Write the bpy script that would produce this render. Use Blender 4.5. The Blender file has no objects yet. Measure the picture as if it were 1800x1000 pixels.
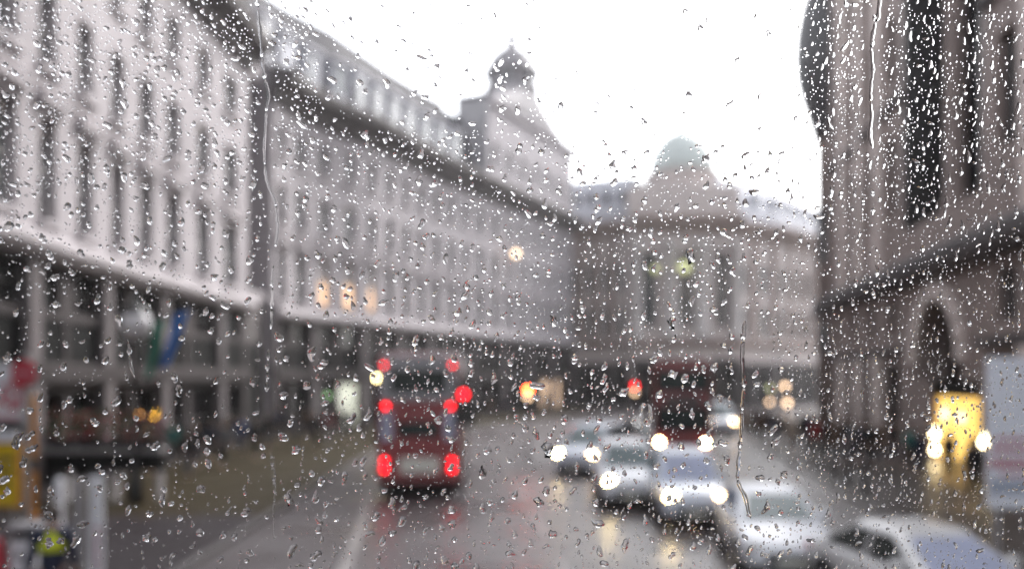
import bpy, math, random
from mathutils import Vector, Matrix
random.seed(11)
S = bpy.context.scene
COL = S.collection
PI = math.pi
R = math.radians

# ------------------------------------------------------------------ camera
CAM_Z, FPX, HORIZ = 3.7, 1500.0, 660.0          # eye height (m), focal length and horizon row in 1800-px units
FOCUS = 0.50
cam_d = bpy.data.cameras.new('camera')
cam = bpy.data.objects.new('camera', cam_d); COL.objects.link(cam)
cam.location = (0, 0, CAM_Z); cam.rotation_euler = (R(90), 0, 0)
cam_d.sensor_width = 36; cam_d.lens = 36 * FPX / 1800
cam_d.shift_y = (HORIZ - 500) / 1800
cam_d.clip_start = 0.02; cam_d.clip_end = 2000
cam_d.dof.use_dof = True; cam_d.dof.focus_distance = FOCUS
cam_d.dof.aperture_fstop = 3.75
S.camera = cam

# ------------------------------------------------------------------ sky and sun (wet overcast day)
SUN_EL, SUN_AZ = 42, 40          # high, ahead and to the right, behind cloud
w = bpy.data.worlds.new('World'); S.world = w; w.use_nodes = True
nt = w.node_tree; nt.nodes.clear()
sky = nt.nodes.new('ShaderNodeTexSky'); sky.sky_type = 'NISHITA'; sky.sun_disc = False
sky.sun_elevation = R(SUN_EL); sky.sun_rotation = R(SUN_AZ)
sky.air_density = 1.0; sky.dust_density = 2.5; sky.ozone_density = 1.0
hsv = nt.nodes.new('ShaderNodeHueSaturation'); hsv.inputs['Saturation'].default_value = 0.22
bgn = nt.nodes.new('ShaderNodeBackground'); bgn.inputs['Strength'].default_value = 0.15
wo = nt.nodes.new('ShaderNodeOutputWorld')
nt.links.new(sky.outputs[0], hsv.inputs['Color']); nt.links.new(hsv.outputs[0], bgn.inputs['Color']); nt.links.new(bgn.outputs[0], wo.inputs['Surface'])
sl = bpy.data.lights.new('sun', 'SUN'); sl.energy = 0.9; sl.angle = R(25); sl.color = (1.0, 0.97, 0.95)
sun = bpy.data.objects.new('sun', sl); COL.objects.link(sun)
_d = Vector((math.sin(R(SUN_AZ)) * math.cos(R(SUN_EL)), math.cos(R(SUN_AZ)) * math.cos(R(SUN_EL)), math.sin(R(SUN_EL))))
sun.rotation_euler = (-_d).to_track_quat('-Z', 'Y').to_euler(); sun.location = (0, 0, 60)

S.view_settings.view_transform = 'Standard'; S.view_settings.look = 'None'
S.view_settings.exposure = 1.9; S.view_settings.gamma = 1.0
cy = S.cycles
cy.use_denoising = True; cy.max_bounces = 16; cy.diffuse_bounces = 3; cy.glossy_bounces = 3
cy.transmission_bounces = 14; cy.transparent_max_bounces = 8
cy.caustics_reflective = False; cy.caustics_refractive = False
cy.sample_clamp_indirect = 4.0; cy.sample_clamp_direct = 0.0
cy.use_adaptive_sampling = False

# ------------------------------------------------------------------ helpers
def px(p, d):           # x of image column p at depth d
    return (p - 900) / FPX * d
def pz(q, d):           # z of image row q at depth d
    return CAM_Z + (HORIZ - q) / FPX * d

def mat(name, col, rough=0.6, metal=0.0, spec=0.5, var=0.0, vscale=3.0, emit=None, es=0.0, rvar=0.0, streak=0.0, coat=0.0):
    m = bpy.data.materials.new(name); m.use_nodes = True
    t = m.node_tree; b = t.nodes['Principled BSDF']
    b.inputs['Base Color'].default_value = (*col, 1); b.inputs['Roughness'].default_value = rough
    b.inputs['Metallic'].default_value = metal; b.inputs['Specular IOR Level'].default_value = spec
    if coat: b.inputs['Coat Weight'].default_value = coat; b.inputs['Coat Roughness'].default_value = 0.05
    if var or rvar or streak:
        tc = t.nodes.new('ShaderNodeTexCoord'); n = t.nodes.new('ShaderNodeTexNoise')
        n.inputs['Scale'].default_value = vscale; n.inputs['Detail'].default_value = 5
        t.links.new(tc.outputs['Object'], n.inputs['Vector'])
        fac = n.outputs['Fac']
        if streak:      # rain streaks: noise stretched along z
            mp = t.nodes.new('ShaderNodeMapping'); mp.inputs['Scale'].default_value = (2.2, 2.2, 0.16)
            n2 = t.nodes.new('ShaderNodeTexNoise'); n2.inputs['Scale'].default_value = 1.4; n2.inputs['Detail'].default_value = 4
            t.links.new(tc.outputs['Object'], mp.inputs['Vector']); t.links.new(mp.outputs[0], n2.inputs['Vector'])
            mx = t.nodes.new('ShaderNodeMath'); mx.operation = 'MULTIPLY_ADD'
            t.links.new(n2.outputs['Fac'], mx.inputs[0]); mx.inputs[1].default_value = streak
            t.links.new(fac, mx.inputs[2]); fac = mx.outputs[0]
        if var:
            mr = t.nodes.new('ShaderNodeMapRange'); mr.inputs['From Min'].default_value = 0.3; mr.inputs['From Max'].default_value = 0.75 + streak * .5
            mr.inputs['To Min'].default_value = 1 - var; mr.inputs['To Max'].default_value = 1 + var
            t.links.new(fac, mr.inputs['Value'])
            vm = t.nodes.new('ShaderNodeVectorMath'); vm.operation = 'SCALE'; vm.inputs[0].default_value = col
            t.links.new(mr.outputs[0], vm.inputs['Scale']); t.links.new(vm.outputs[0], b.inputs['Base Color'])
        if rvar:
            mr2 = t.nodes.new('ShaderNodeMapRange'); mr2.inputs['From Min'].default_value = 0.35; mr2.inputs['From Max'].default_value = 0.65
            mr2.inputs['To Min'].default_value = max(0.02, rough - rvar); mr2.inputs['To Max'].default_value = rough + rvar
            t.links.new(n.outputs['Fac'], mr2.inputs['Value']); t.links.new(mr2.outputs[0], b.inputs['Roughness'])
    if emit:
        b.inputs['Emission Color'].default_value = (*emit, 1); b.inputs['Emission Strength'].default_value = es
    return m

M = {}
M['stone'] = mat('pale_portland_stone', (.32, .294, .308), .8, var=.16, vscale=.5, streak=.25)
M['stone_trim'] = mat('pale_stone_trim', (.375, .345, .36), .75, var=.14, vscale=1.2, streak=.3)
M['stone_soot_shade'] = mat('sooty_shaded_stone', (.10, .088, .088), .8, var=.3, vscale=.9)  # sooty tone with the cornice's underside shade put into it
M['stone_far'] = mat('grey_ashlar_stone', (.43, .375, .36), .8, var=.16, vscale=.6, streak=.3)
M['stone_brown'] = mat('weathered_brown_stone', (.235, .183, .165), .8, var=.25, vscale=.7, streak=.6)
M['stone_brown_trim'] = mat('brown_stone_trim', (.66, .56, .52), .8, var=.2, vscale=1.1)
M['stone_shade'] = mat('shaded_street_level_stone', (.06, .052, .053), .8, spec=.15, var=.25, vscale=.8, streak=.3)  # darker copy of the stone, street-level shade put into its colour
M['stone_street'] = mat('shaded_street_level_pier', (.125, .11, .113), .8, spec=.2, var=.25, vscale=.8, streak=.3)  # pier stone darkened to hold the street-level shade
M['slate'] = mat('wet_grey_slate', (.045, .042, .05), .7, spec=.15, var=.3, vscale=1.5)
M['lead_mid'] = mat('hazed_grey_lead', (.21, .195, .205), .6, spec=.3, var=.2, vscale=1.2)  # grey paled so the colour carries distant haze and glare
M['lead_gable'] = mat('pale_lead_hung_gable', (.34, .325, .335), .7, spec=.2, var=.2, vscale=1.2)
M['stone_column'] = mat('pale_column_stone', (.45, .415, .405), .8, var=.14, vscale=1.2)
M['slate_pale'] = mat('wet_pale_lead', (.40, .40, .44), .6, var=.2, vscale=.8)
M['lead_dark'] = mat('dark_lead_roof', (.045, .04, .042), .5, var=.3, vscale=.8)
M['verdigris'] = mat('verdigris_copper', (.42, .455, .44), .6, var=.2, vscale=1.2)
M['pane'] = mat('window_glass', (.06, .068, .07), .10, spec=.9, var=.3, vscale=.5)
M['sash'] = mat('painted_sash', (.55, .54, .53), .5)
M['sash_dark'] = mat('dark_window_frame', (.05, .045, .045), .5)
M['shop'] = mat('dark_shop_glass', (.008, .007, .008), .14, spec=.15, var=.5, vscale=.6)
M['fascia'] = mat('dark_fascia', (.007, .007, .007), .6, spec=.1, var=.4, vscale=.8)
M['warm_window'] = mat('warm_lit_window', (.5, .4, .3), .6, emit=(1, .60, .34), es=.5)
M['blind'] = mat('window_blind', (.55, .52, .5), .8)
M['shop_white'] = mat('white_lit_shop_window', (.6, .6, .55), .5, emit=(.95, .98, .80), es=.24)
M['shop_tan'] = mat('tan_lit_shop_window', (.5, .4, .3), .5, emit=(1, .66, .42), es=.3)
M['gold_wall'] = mat('golden_shop_wall', (.75, .50, .16), .6, var=.2, vscale=2)
M['gold_light'] = mat('golden_shop_lightbox', (.8, .6, .3), .5, emit=(1, .62, .16), es=.42)
M['lamp_white'] = mat('bright_white_lamp', (1, .95, .85), .4, emit=(1, .80, .44), es=7)
M['lamp_warm'] = mat('warm_lamp', (1, .8, .6), .4, emit=(1, .66, .40), es=1.6)
M['lamp_yellow'] = mat('yellow_lamp', (1, .85, .4), .4, emit=(1, .80, .36), es=9)
M['lamp_amber'] = mat('amber_lamp', (1, .6, .1), .4, emit=(1, .50, .04), es=10)
M['lamp_amber_dim'] = mat('dim_amber_lamp', (1, .6, .2), .4, emit=(1, .45, .10), es=1.6)
M['lamp_green'] = mat('green_lamp', (.3, .6, .3), .4, emit=(.35, .62, .28), es=.8)
M['lamp_lime'] = mat('lime_lamp', (.7, .75, .3), .4, emit=(.72, .74, .42), es=.22)
M['lamp_red'] = mat('red_tail_lamp', (.8, .02, .03), .3, emit=(1, .004, .012), es=3.4)
M['lamp_red_dim'] = mat('red_marker_lamp', (.8, .02, .03), .3, emit=(1, .022, .03), es=3.6)
M['signal_red'] = mat('red_signal_lens', (.9, .1, .02), .3, emit=(1, .05, .012), es=34)
M['lens_off'] = mat('unlit_signal_lens', (.03, .03, .02), .3)
M['headlamp'] = mat('lit_headlamp', (1, .95, .8), .2, emit=(1, .74, .34), es=24)
M['headlamp_dim'] = mat('dipped_headlamp', (1, .85, .6), .2, emit=(1, .62, .30), es=9)
M['headlamp_off'] = mat('unlit_headlamp', (.5, .5, .5), .15)
M['globe_off'] = mat('opal_globe', (.62, .60, .62), .35)
M['red'] = mat('bus_red_paint', (.20, .004, .008), .4, var=.12, vscale=1.5, coat=.4)
M['red_dark'] = mat('shaded_bus_red_paint', (.15, .006, .010), .35, var=.2, vscale=1.5, coat=.3)  # bus red darkened, the far bus's shade put into the colour
M['silver'] = mat('silver_grey_panel', (.25, .245, .26), .4, var=.1, vscale=2)
M['white'] = mat('white_car_paint', (.74, .75, .79), .4, var=.05, vscale=2, coat=.15)
M['white_blue'] = mat('cool_white_paint', (.62, .66, .74), .3, var=.06, vscale=2, coat=.5)
M['cream'] = mat('pale_silver_paint', (.62, .61, .61), .35, var=.06, vscale=2, coat=.2)
M['car_dark'] = mat('dark_car_paint', (.03, .03, .035), .25, coat=.5)
M['glass_car'] = mat('car_glass', (.010, .016, .015), .08, spec=.3)
M['glass_ws'] = mat('rain_wet_windscreen', (.17, .21, .215), .3, spec=.3, var=.2, vscale=2)
M['glass_blue'] = mat('sky_tinted_windscreen', (.38, .41, .54), .3, spec=.35, var=.15, vscale=2)  # sky reflection put into the glass as a pale blue base
M['rubber'] = mat('black_rubber', (.012, .012, .012), .7)
M['trim'] = mat('black_plastic_trim', (.02, .02, .02), .5)
M['chrome'] = mat('wheel_alloy', (.5, .5, .52), .3, metal=.9)
M['plate'] = mat('number_plate', (.65, .64, .58), .5)
M['iron'] = mat('black_iron', (.015, .015, .016), .4)
M['grey_post'] = mat('grey_galvanised_post', (.27, .255, .26), .5, var=.15, vscale=3)
M['white_paint'] = mat('white_sign_paint', (.70, .70, .74), .5, var=.08, vscale=2)
M['board'] = mat('pale_hoarding_panel', (.80, .82, .90), .5, var=.05, vscale=1)
M['sign_red'] = mat('sign_red_paint', (.45, .03, .05), .5)
M['sign_red_faded'] = mat('faded_red_print', (.50, .22, .27), .6)
M['sign_grey'] = mat('grey_blue_print', (.38, .42, .52), .6)
M['sign_yellow'] = mat('yellow_sign_paint', (.62, .42, .01), .5, var=.08, vscale=2)
M['orange'] = mat('orange_paint', (.42, .17, .02), .5)
M['flag_blue'] = mat('blue_flag_cloth', (.012, .10, .34), .7, var=.15, vscale=2)
M['flag_green'] = mat('green_flag_cloth', (.01, .14, .09), .7, var=.15, vscale=2)
M['recess_shade'] = mat('dark_recess_shade', (.035, .032, .032), .45, var=.3, vscale=.8)  # dark tone that stands for the shade of the tall recess
M['leaf'] = mat('planter_leaves', (.035, .075, .03), .6, var=.4, vscale=8)
M['petal_red'] = mat('red_petals', (.36, .02, .025), .6, var=.2, vscale=8)
M['petal_pink'] = mat('pink_petals', (.55, .16, .24), .6)
M['vest'] = mat('lime_yellow_vest', (.60, .66, .02), .6)
M['skin'] = mat('skin', (.42, .26, .19), .5)
M['hair'] = mat('dark_hair', (.035, .022, .015), .6)
for n_, c_ in dict(navy=(.012, .016, .04), black=(.012, .012, .013), grey=(.10, .10, .11), brown=(.08, .05, .035), red=(.22, .015, .02), blue=(.05, .08, .18), beige=(.26, .21, .16), teal=(.02, .12, .11)).items():
    M['cloth_' + n_] = mat(n_ + '_cloth', c_, .8)

class MB:
    def __init__(s): s.v = []; s.f = []; s.mi = []
    def add(s, vs, fs, mi=0):
        b = len(s.v); s.v.extend([tuple(p) for p in vs]); s.f.extend([tuple(b + i for i in f) for f in fs]); s.mi.extend([mi] * len(fs)); return s
    def box(s, x0, x1, y0, y1, z0, z1, mi=0):
        vs = [(x, y, z) for z in (z0, z1) for y in (y0, y1) for x in (x0, x1)]
        return s.add(vs, [(0, 2, 3, 1), (4, 5, 7, 6), (0, 1, 5, 4), (2, 6, 7, 3), (0, 4, 6, 2), (1, 3, 7, 5)], mi)
    def loft(s, rings, cap=True, mi=0, closed=True):
        n = len(rings[0]); b = len(s.v)
        fs = []
        for i in range(len(rings) - 1):
            for j in range(n if closed else n - 1):
                k = (j + 1) % n
                fs.append((i * n + j, i * n + k, (i + 1) * n + k, (i + 1) * n + j))
        if cap and closed:
            fs.append(tuple(range(n - 1, -1, -1))); fs.append(tuple((len(rings) - 1) * n + j for j in range(n)))
        return s.add([p for r in rings for p in r], fs, mi)
    def lathe(s, prof, c=(0, 0, 0), n=20, axis='z', mi=0, cap=True):
        rings = []
        for r, h in prof:
            rg = []
            for j in range(n):
                a = 2 * PI * j / n; p = (r * math.cos(a), r * math.sin(a))
                if axis == 'z': q = (p[0], p[1], h)
                elif axis == 'x': q = (h, p[0], p[1])
                else: q = (p[1], h, p[0])
                rg.append((c[0] + q[0], c[1] + q[1], c[2] + q[2]))
            rings.append(rg)
        return s.loft(rings, cap, mi)
    def tube(s, pts, r, n=10, mi=0):
        rs = r if isinstance(r, (list, tuple)) else [r] * len(pts)
        P = [Vector(p) for p in pts]; rings = []
        for i, p in enumerate(P):
            t = (P[min(i + 1, len(P) - 1)] - P[max(i - 1, 0)]).normalized()
            a = t.cross(Vector((0, 0, 1)) if abs(t.z) < .9 else Vector((1, 0, 0))).normalized(); b = t.cross(a)
            rings.append([p + (a * math.cos(2 * PI * j / n) + b * math.sin(2 * PI * j / n)) * rs[i] for j in range(n)])
        return s.loft(rings, True, mi)
    def build(s, name, m, parent=None, smooth=False, loc=None):
        me = bpy.data.meshes.new(name); me.from_pydata(s.v, [], s.f)
        for mm in (m if isinstance(m, (list, tuple)) else [m]): me.materials.append(mm)
        if any(s.mi): me.polygons.foreach_set('material_index', s.mi)
        if smooth: me.polygons.foreach_set('use_smooth', [True] * len(me.polygons))
        me.update()
        o = bpy.data.objects.new(name, me); COL.objects.link(o)
        if parent: o.parent = parent
        if loc: o.location = loc
        return o

def tag(o, label=None, cat=None, group=None, kind=None):
    if label: o['label'] = label
    if cat: o['category'] = cat
    if group: o['group'] = group
    if kind: o['kind'] = kind
    return o
def empty(name, label, cat, loc=(0, 0, 0), rz=0, group=None):
    o = bpy.data.objects.new(name, None); COL.objects.link(o); o.location = loc; o.rotation_euler = (0, 0, rz)
    o.empty_display_size = .2
    return tag(o, label, cat, group)
def copy_tree(o, parent=None):
    c = o.copy(); COL.objects.link(c)
    if parent: c.parent = parent
    for ch in list(o.children): copy_tree(ch, c)
    return c
def bevel(o, wdt=.02, seg=2):
    b = o.modifiers.new('bevel', 'BEVEL'); b.width = wdt; b.segments = seg; b.limit_method = 'ANGLE'
    return o
def subsurf(o, n=1):
    b = o.modifiers.new('sub', 'SUBSURF'); b.levels = n; b.render_levels = n
    return o

# ------------------------------------------------------------------ ground
def sheet(name, poly, z, m, thick=0):
    b = MB()
    n = len(poly)
    if thick:
        b.loft([[(x, y, z - thick) for x, y in poly], [(x, y, z) for x, y in poly]])
    else:
        b.add([(x, y, z) for x, y in poly], [tuple(range(n))])
    return tag(b.build(name, m), kind='structure')
def wet(name, col, r0, r1, scale, bump=.02, col2=None, spec=.5):
    m = mat(name, col, .3, spec=spec)
    t = m.node_tree; b = t.nodes['Principled BSDF']
    tc = t.nodes.new('ShaderNodeTexCoord'); n = t.nodes.new('ShaderNodeTexNoise'); n.inputs['Scale'].default_value = scale; n.inputs['Detail'].default_value = 6
    t.links.new(tc.outputs['Object'], n.inputs['Vector'])
    mr = t.nodes.new('ShaderNodeMapRange'); mr.inputs['From Min'].default_value = .38; mr.inputs['From Max'].default_value = .62
    mr.inputs['To Min'].default_value = r0; mr.inputs['To Max'].default_value = r1
    t.links.new(n.outputs['Fac'], mr.inputs['Value']); t.links.new(mr.outputs[0], b.inputs['Roughness'])
    cr = t.nodes.new('ShaderNodeMix'); cr.data_type = 'RGBA'; cr.inputs[6].default_value = (*col, 1); cr.inputs[7].default_value = (*(col2 or [c * 1.5 for c in col]), 1)
    n2 = t.nodes.new('ShaderNodeTexNoise'); n2.inputs['Scale'].default_value = scale * 9; n2.inputs['Detail'].default_value = 8
    t.links.new(tc.outputs['Object'], n2.inputs['Vector']); t.links.new(n2.outputs['Fac'], cr.inputs[0]); t.links.new(cr.outputs[2], b.inputs['Base Color'])
    bp = t.nodes.new('ShaderNodeBump'); bp.inputs['Strength'].default_value = .35; bp.inputs['Distance'].default_value = bump
    n3 = t.nodes.new('ShaderNodeTexNoise'); n3.inputs['Scale'].default_value = 26; n3.inputs['Detail'].default_value = 3
    t.links.new(tc.outputs['Object'], n3.inputs['Vector']); t.links.new(n3.outputs['Fac'], bp.inputs['Height']); t.links.new(bp.outputs[0], b.inputs['Normal'])
    return m
M['asphalt'] = wet('wet_asphalt', (.062, .053, .055), .26, .48, .35, spec=.6)
M['tarmac'] = wet('wet_dark_tarmac', (.022, .018, .020), .4, .6, .5, spec=.2)
M['york'] = wet('wet_york_stone', (.020, .014, .005), .5, .7, .4, col2=(.035, .026, .010), spec=.15)
M['granite'] = wet('wet_granite_paving', (.035, .028, .026), .3, .5, .5, bump=.01, spec=.3)
M['kerb'] = wet('granite_kerb', (.09, .083, .083), .35, .55, .8)
M['marking'] = mat('worn_white_road_paint', (.26, .24, .235), .45, var=.4, vscale=2)
M['ground'] = wet('wet_ground', (.045, .04, .042), .3, .5, .2)
KL = [(-6.1, -30), (-6.1, 16), (-6.5, 32), (-6.6, 44), (-4.6, 54), (-1.6, 62), (3.0, 74), (9.5, 88)]     # left kerb
KR = [(8.6, -30), (8.6, 14), (10.2, 26), (12.4, 40), (15.2, 56), (20, 72), (27, 84)]                   # right kerb
sheet('ground', [(-400, -400), (400, -400), (400, 600), (-400, 600)], -.02, M['ground'])
sheet('road', [(-12, -60), (14, -60), (22, 40), (60, 80), (90, 160), (-4, 140), (-9, 44)], 0, M['asphalt'])
sheet('pavement_left', [(x, y) for x, y in KL if y < 20] + [(-6.25, 22), (-14.6, 22), (-14.6, -30)], .12, M['tarmac'], .12)
sheet('pavement_left_far', [(-6.25, 22)] + [(x, y) for x, y in KL if y > 22] + [(5.5, 97), (-4, 78), (-10.5, 60), (-14.6, 50), (-14.6, 22)], .12, M['york'], .12)
sheet('pavement_right', [(22, -30), (24, 40), (34, 84)] + KR[::-1], .12, M['granite'], .12)
for nm, K, dx in (('kerb_left', KL, -.16), ('kerb_right', KR, .16)):
    b = MB(); rings = []
    for x, y in K: rings.append([(x - .004 * (1 if dx < 0 else -1), y, 0), (x + (.006 if dx < 0 else -.006), y, .128), (x + dx, y, .128), (x + dx, y, 0)])
    b.loft(rings); tag(b.build(nm, M['kerb']), kind='structure')
b = MB()
def dash(pts, wd):
    for (x0, y0), (x1, y1) in zip(pts[:-1], pts[1:]):
        b.add([(x0 - wd / 2, y0, .004), (x0 + wd / 2, y0, .004), (x1 + wd / 2, y1, .004), (x1 - wd / 2, y1, .004)], [(0, 1, 2, 3)])
dash([(-2.85, 9), (-3.2, 16.3), (-3.7, 21), (-4.45, 26.4), (-4.9, 31)], .26)
for y in range(8, 48, 6): dash([(.9 - .065 * (y - 18) , y), (.9 - .065 * (y - 15), y + 3)], .13)
for y in range(6, 42, 5): dash([(4.6 + .06 * (y - 15), y), (4.6 + .06 * (y - 13), y + 2)], .12)
tag(b.build('lane_marking', M['marking']), kind='structure')

# ------------------------------------------------------------------ wet air that pales the far end of the street
HAZE = 0.0004
if HAZE:
    hz = MB(); hz.box(-170, 170, -90, 260, -1.2, 46)
    hm = bpy.data.materials.new('rain_haze'); hm.use_nodes = True; t = hm.node_tree; t.nodes.clear()
    ho = t.nodes.new('ShaderNodeOutputMaterial'); pv = t.nodes.new('ShaderNodeVolumePrincipled')
    pv.inputs['Color'].default_value = (.93, .94, .95, 1); pv.inputs['Density'].default_value = HAZE; pv.inputs['Anisotropy'].default_value = .5
    t.links.new(pv.outputs[0], ho.inputs['Volume'])
    tag(hz.build('haze', hm), kind='stuff')
    cy.volume_bounces = 1

# ------------------------------------------------------------------ buildings
class Path:
    def __init__(s, pts, side):
        s.p = [Vector((x, y)) for x, y in pts]; s.side = side
        s.L = [0]
        for a, b in zip(s.p[:-1], s.p[1:]): s.L.append(s.L[-1] + (b - a).length)
        s.len = s.L[-1]
    def raw(s, u):
        i = 0
        while i < len(s.p) - 2 and u > s.L[i + 1]: i += 1
        t = (u - s.L[i]) / (s.L[i + 1] - s.L[i]); return s.p[i].lerp(s.p[i + 1], t)
    def f(s, u, w, z):
        a = s.raw(max(0, u - .6)) if u > 0 else s.raw(u); b = s.raw(min(s.len, u + .6)) if u < s.len else s.raw(u)
        if (b - a).length < 1e-4: a, b = s.raw(u - .5), s.raw(u + .5)
        t = (b - a).normalized(); n = Vector((t.y, -t.x)) * s.side; q = s.raw(u) + n * w
        return (q.x, q.y, z)
    def u_at_y(s, y):
        lo, hi = 0, s.len
        for _ in range(40):
            m = (lo + hi) / 2
            if s.raw(m).y < y: lo = m
            else: hi = m
        return lo

def pbox(mb, P, u0, u1, w0, w1, z0, z1, mi=0, n=1):
    rings = []
    for i in range(n + 1):
        u = u0 + (u1 - u0) * i / n
        rings.append([P.f(u, w0, z0), P.f(u, w1, z0), P.f(u, w1, z1), P.f(u, w0, z1)])
    mb.loft(rings, True, mi)
def sweep(mb, P, prof, u0, u1, step=1.5, mi=0, cap=True):
    n = max(1, int(abs(u1 - u0) / step))
    mb.loft([[P.f(u0 + (u1 - u0) * i / n, w, z) for w, z in prof] for i in range(n + 1)], cap, mi)

def window_part(parent, P, c, hw, z0, z1, rec, glass='pane', sash='sash', name='window', arched=False, bars=1, blind=0.0):
    fr = MB(); t = .07; a, b = c - hw, c + hw
    pbox(fr, P, a, a + t, -rec, -rec + .09, z0, z1); pbox(fr, P, b - t, b, -rec, -rec + .09, z0, z1)
    pbox(fr, P, a + t, b - t, -rec, -rec + .087, z0, z0 + t); pbox(fr, P, a + t, b - t, -rec, -rec + .087, z1 - t, z1)
    if bars:
        pbox(fr, P, a + t, b - t, -rec, -rec + .075, (z0 + z1) / 2 - .035, (z0 + z1) / 2 + .035)
        for k in range(bars):
            x = a + (b - a) * (k + 1) / (bars + 1)
            pbox(fr, P, x - .02, x + .02, -rec + .005, -rec + .07, z0 + t, z1 - t)
    wo_ = fr.build(name, M[sash], parent)
    g = MB(); pbox(g, P, a + t * .5, b - t * .5, -rec - .03, -rec + .03, z0 + t * .5, z1 - t * .5)
    g.build('pane', M[glass], wo_)
    if blind:
        g = MB(); pbox(g, P, a + t, b - t, -rec + .035, -rec + .05, z1 - (z1 - z0) * blind, z1 - t); g.build('blind', M['blind'], wo_)
    return wo_

def wall_rows(mb, P, bays, rows, reveal, ztop, u_end0, u_end1, mi=0):
    """bays: [(u0,u1,centre)], rows: [(za,zb,z0,z1,frac)] strips of wall with one opening per bay"""
    def q(u0, u1, z0, z1):
        if u1 - u0 > 1e-4 and z1 - z0 > 1e-4:
            mb.add([P.f(u0, 0, z0), P.f(u1, 0, z0), P.f(u1, 0, z1), P.f(u0, 0, z1)], [(0, 1, 2, 3)], mi)
    for (u0, u1, c) in bays:
        for (za, zb, z0, z1, fr) in rows:
            hw = (u1 - u0) * fr / 2
            if fr == 0: q(u0, u1, za, zb); continue
            a, b = c - hw, c + hw
            q(u0, a, za, zb); q(b, u1, za, zb); q(a, b, za, z0); q(a, b, z1, zb)
            r = -reveal
            for (pa, pb) in (((a, z0), (a, z1)), ((a, z1), (b, z1)), ((b, z1), (b, z0)), ((b, z0), (a, z0))):
                mb.add([P.f(pa[0], 0, pa[1]), P.f(pb[0], 0, pb[1]), P.f(pb[0], r - .12, pb[1]), P.f(pa[0], r - .12, pa[1])], [(0, 1, 2, 3)], mi)

def end_walls(mb, P, ztop, depth, u0, u1, mi=0):
    for u in (u0, u1):
        mb.add([P.f(u, 0, 0), P.f(u, -depth, 0), P.f(u, -depth, ztop), P.f(u, 0, ztop)], [(0, 1, 2, 3)], mi)
    sweep_back = [P.f(u0 + (u1 - u0) * i / 6, -depth, 0) for i in range(7)]; top = [(x, y, ztop) for x, y, _ in sweep_back]
    for i in range(6): mb.add([sweep_back[i], sweep_back[i + 1], top[i + 1], top[i]], [(0, 1, 2, 3)], mi)

ROWS_A = [(0, 3.45, .3, 3.2, .88), (3.45, 5.5, 4.1, 5.35, .90), (5.5, 7.2, 5.62, 6.95, .62), (7.2, 12, 8.2, 11.2, .44), (12, 16, 12.7, 15.1, .44), (16, 20.2, 16.7, 18.6, .42)]
CORNICE = [(0, 19.6), (.35, 19.9), (.45, 20.3), (1.25, 20.75), (1.4, 21.3), (1.3, 21.5), (-.3, 21.65), (-.4, 19.6)]
LEDGE = [(0, 6.98), (.42, 7.05), (.6, 7.3), (.6, 7.55), (.45, 7.72), (0, 7.8)]

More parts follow.
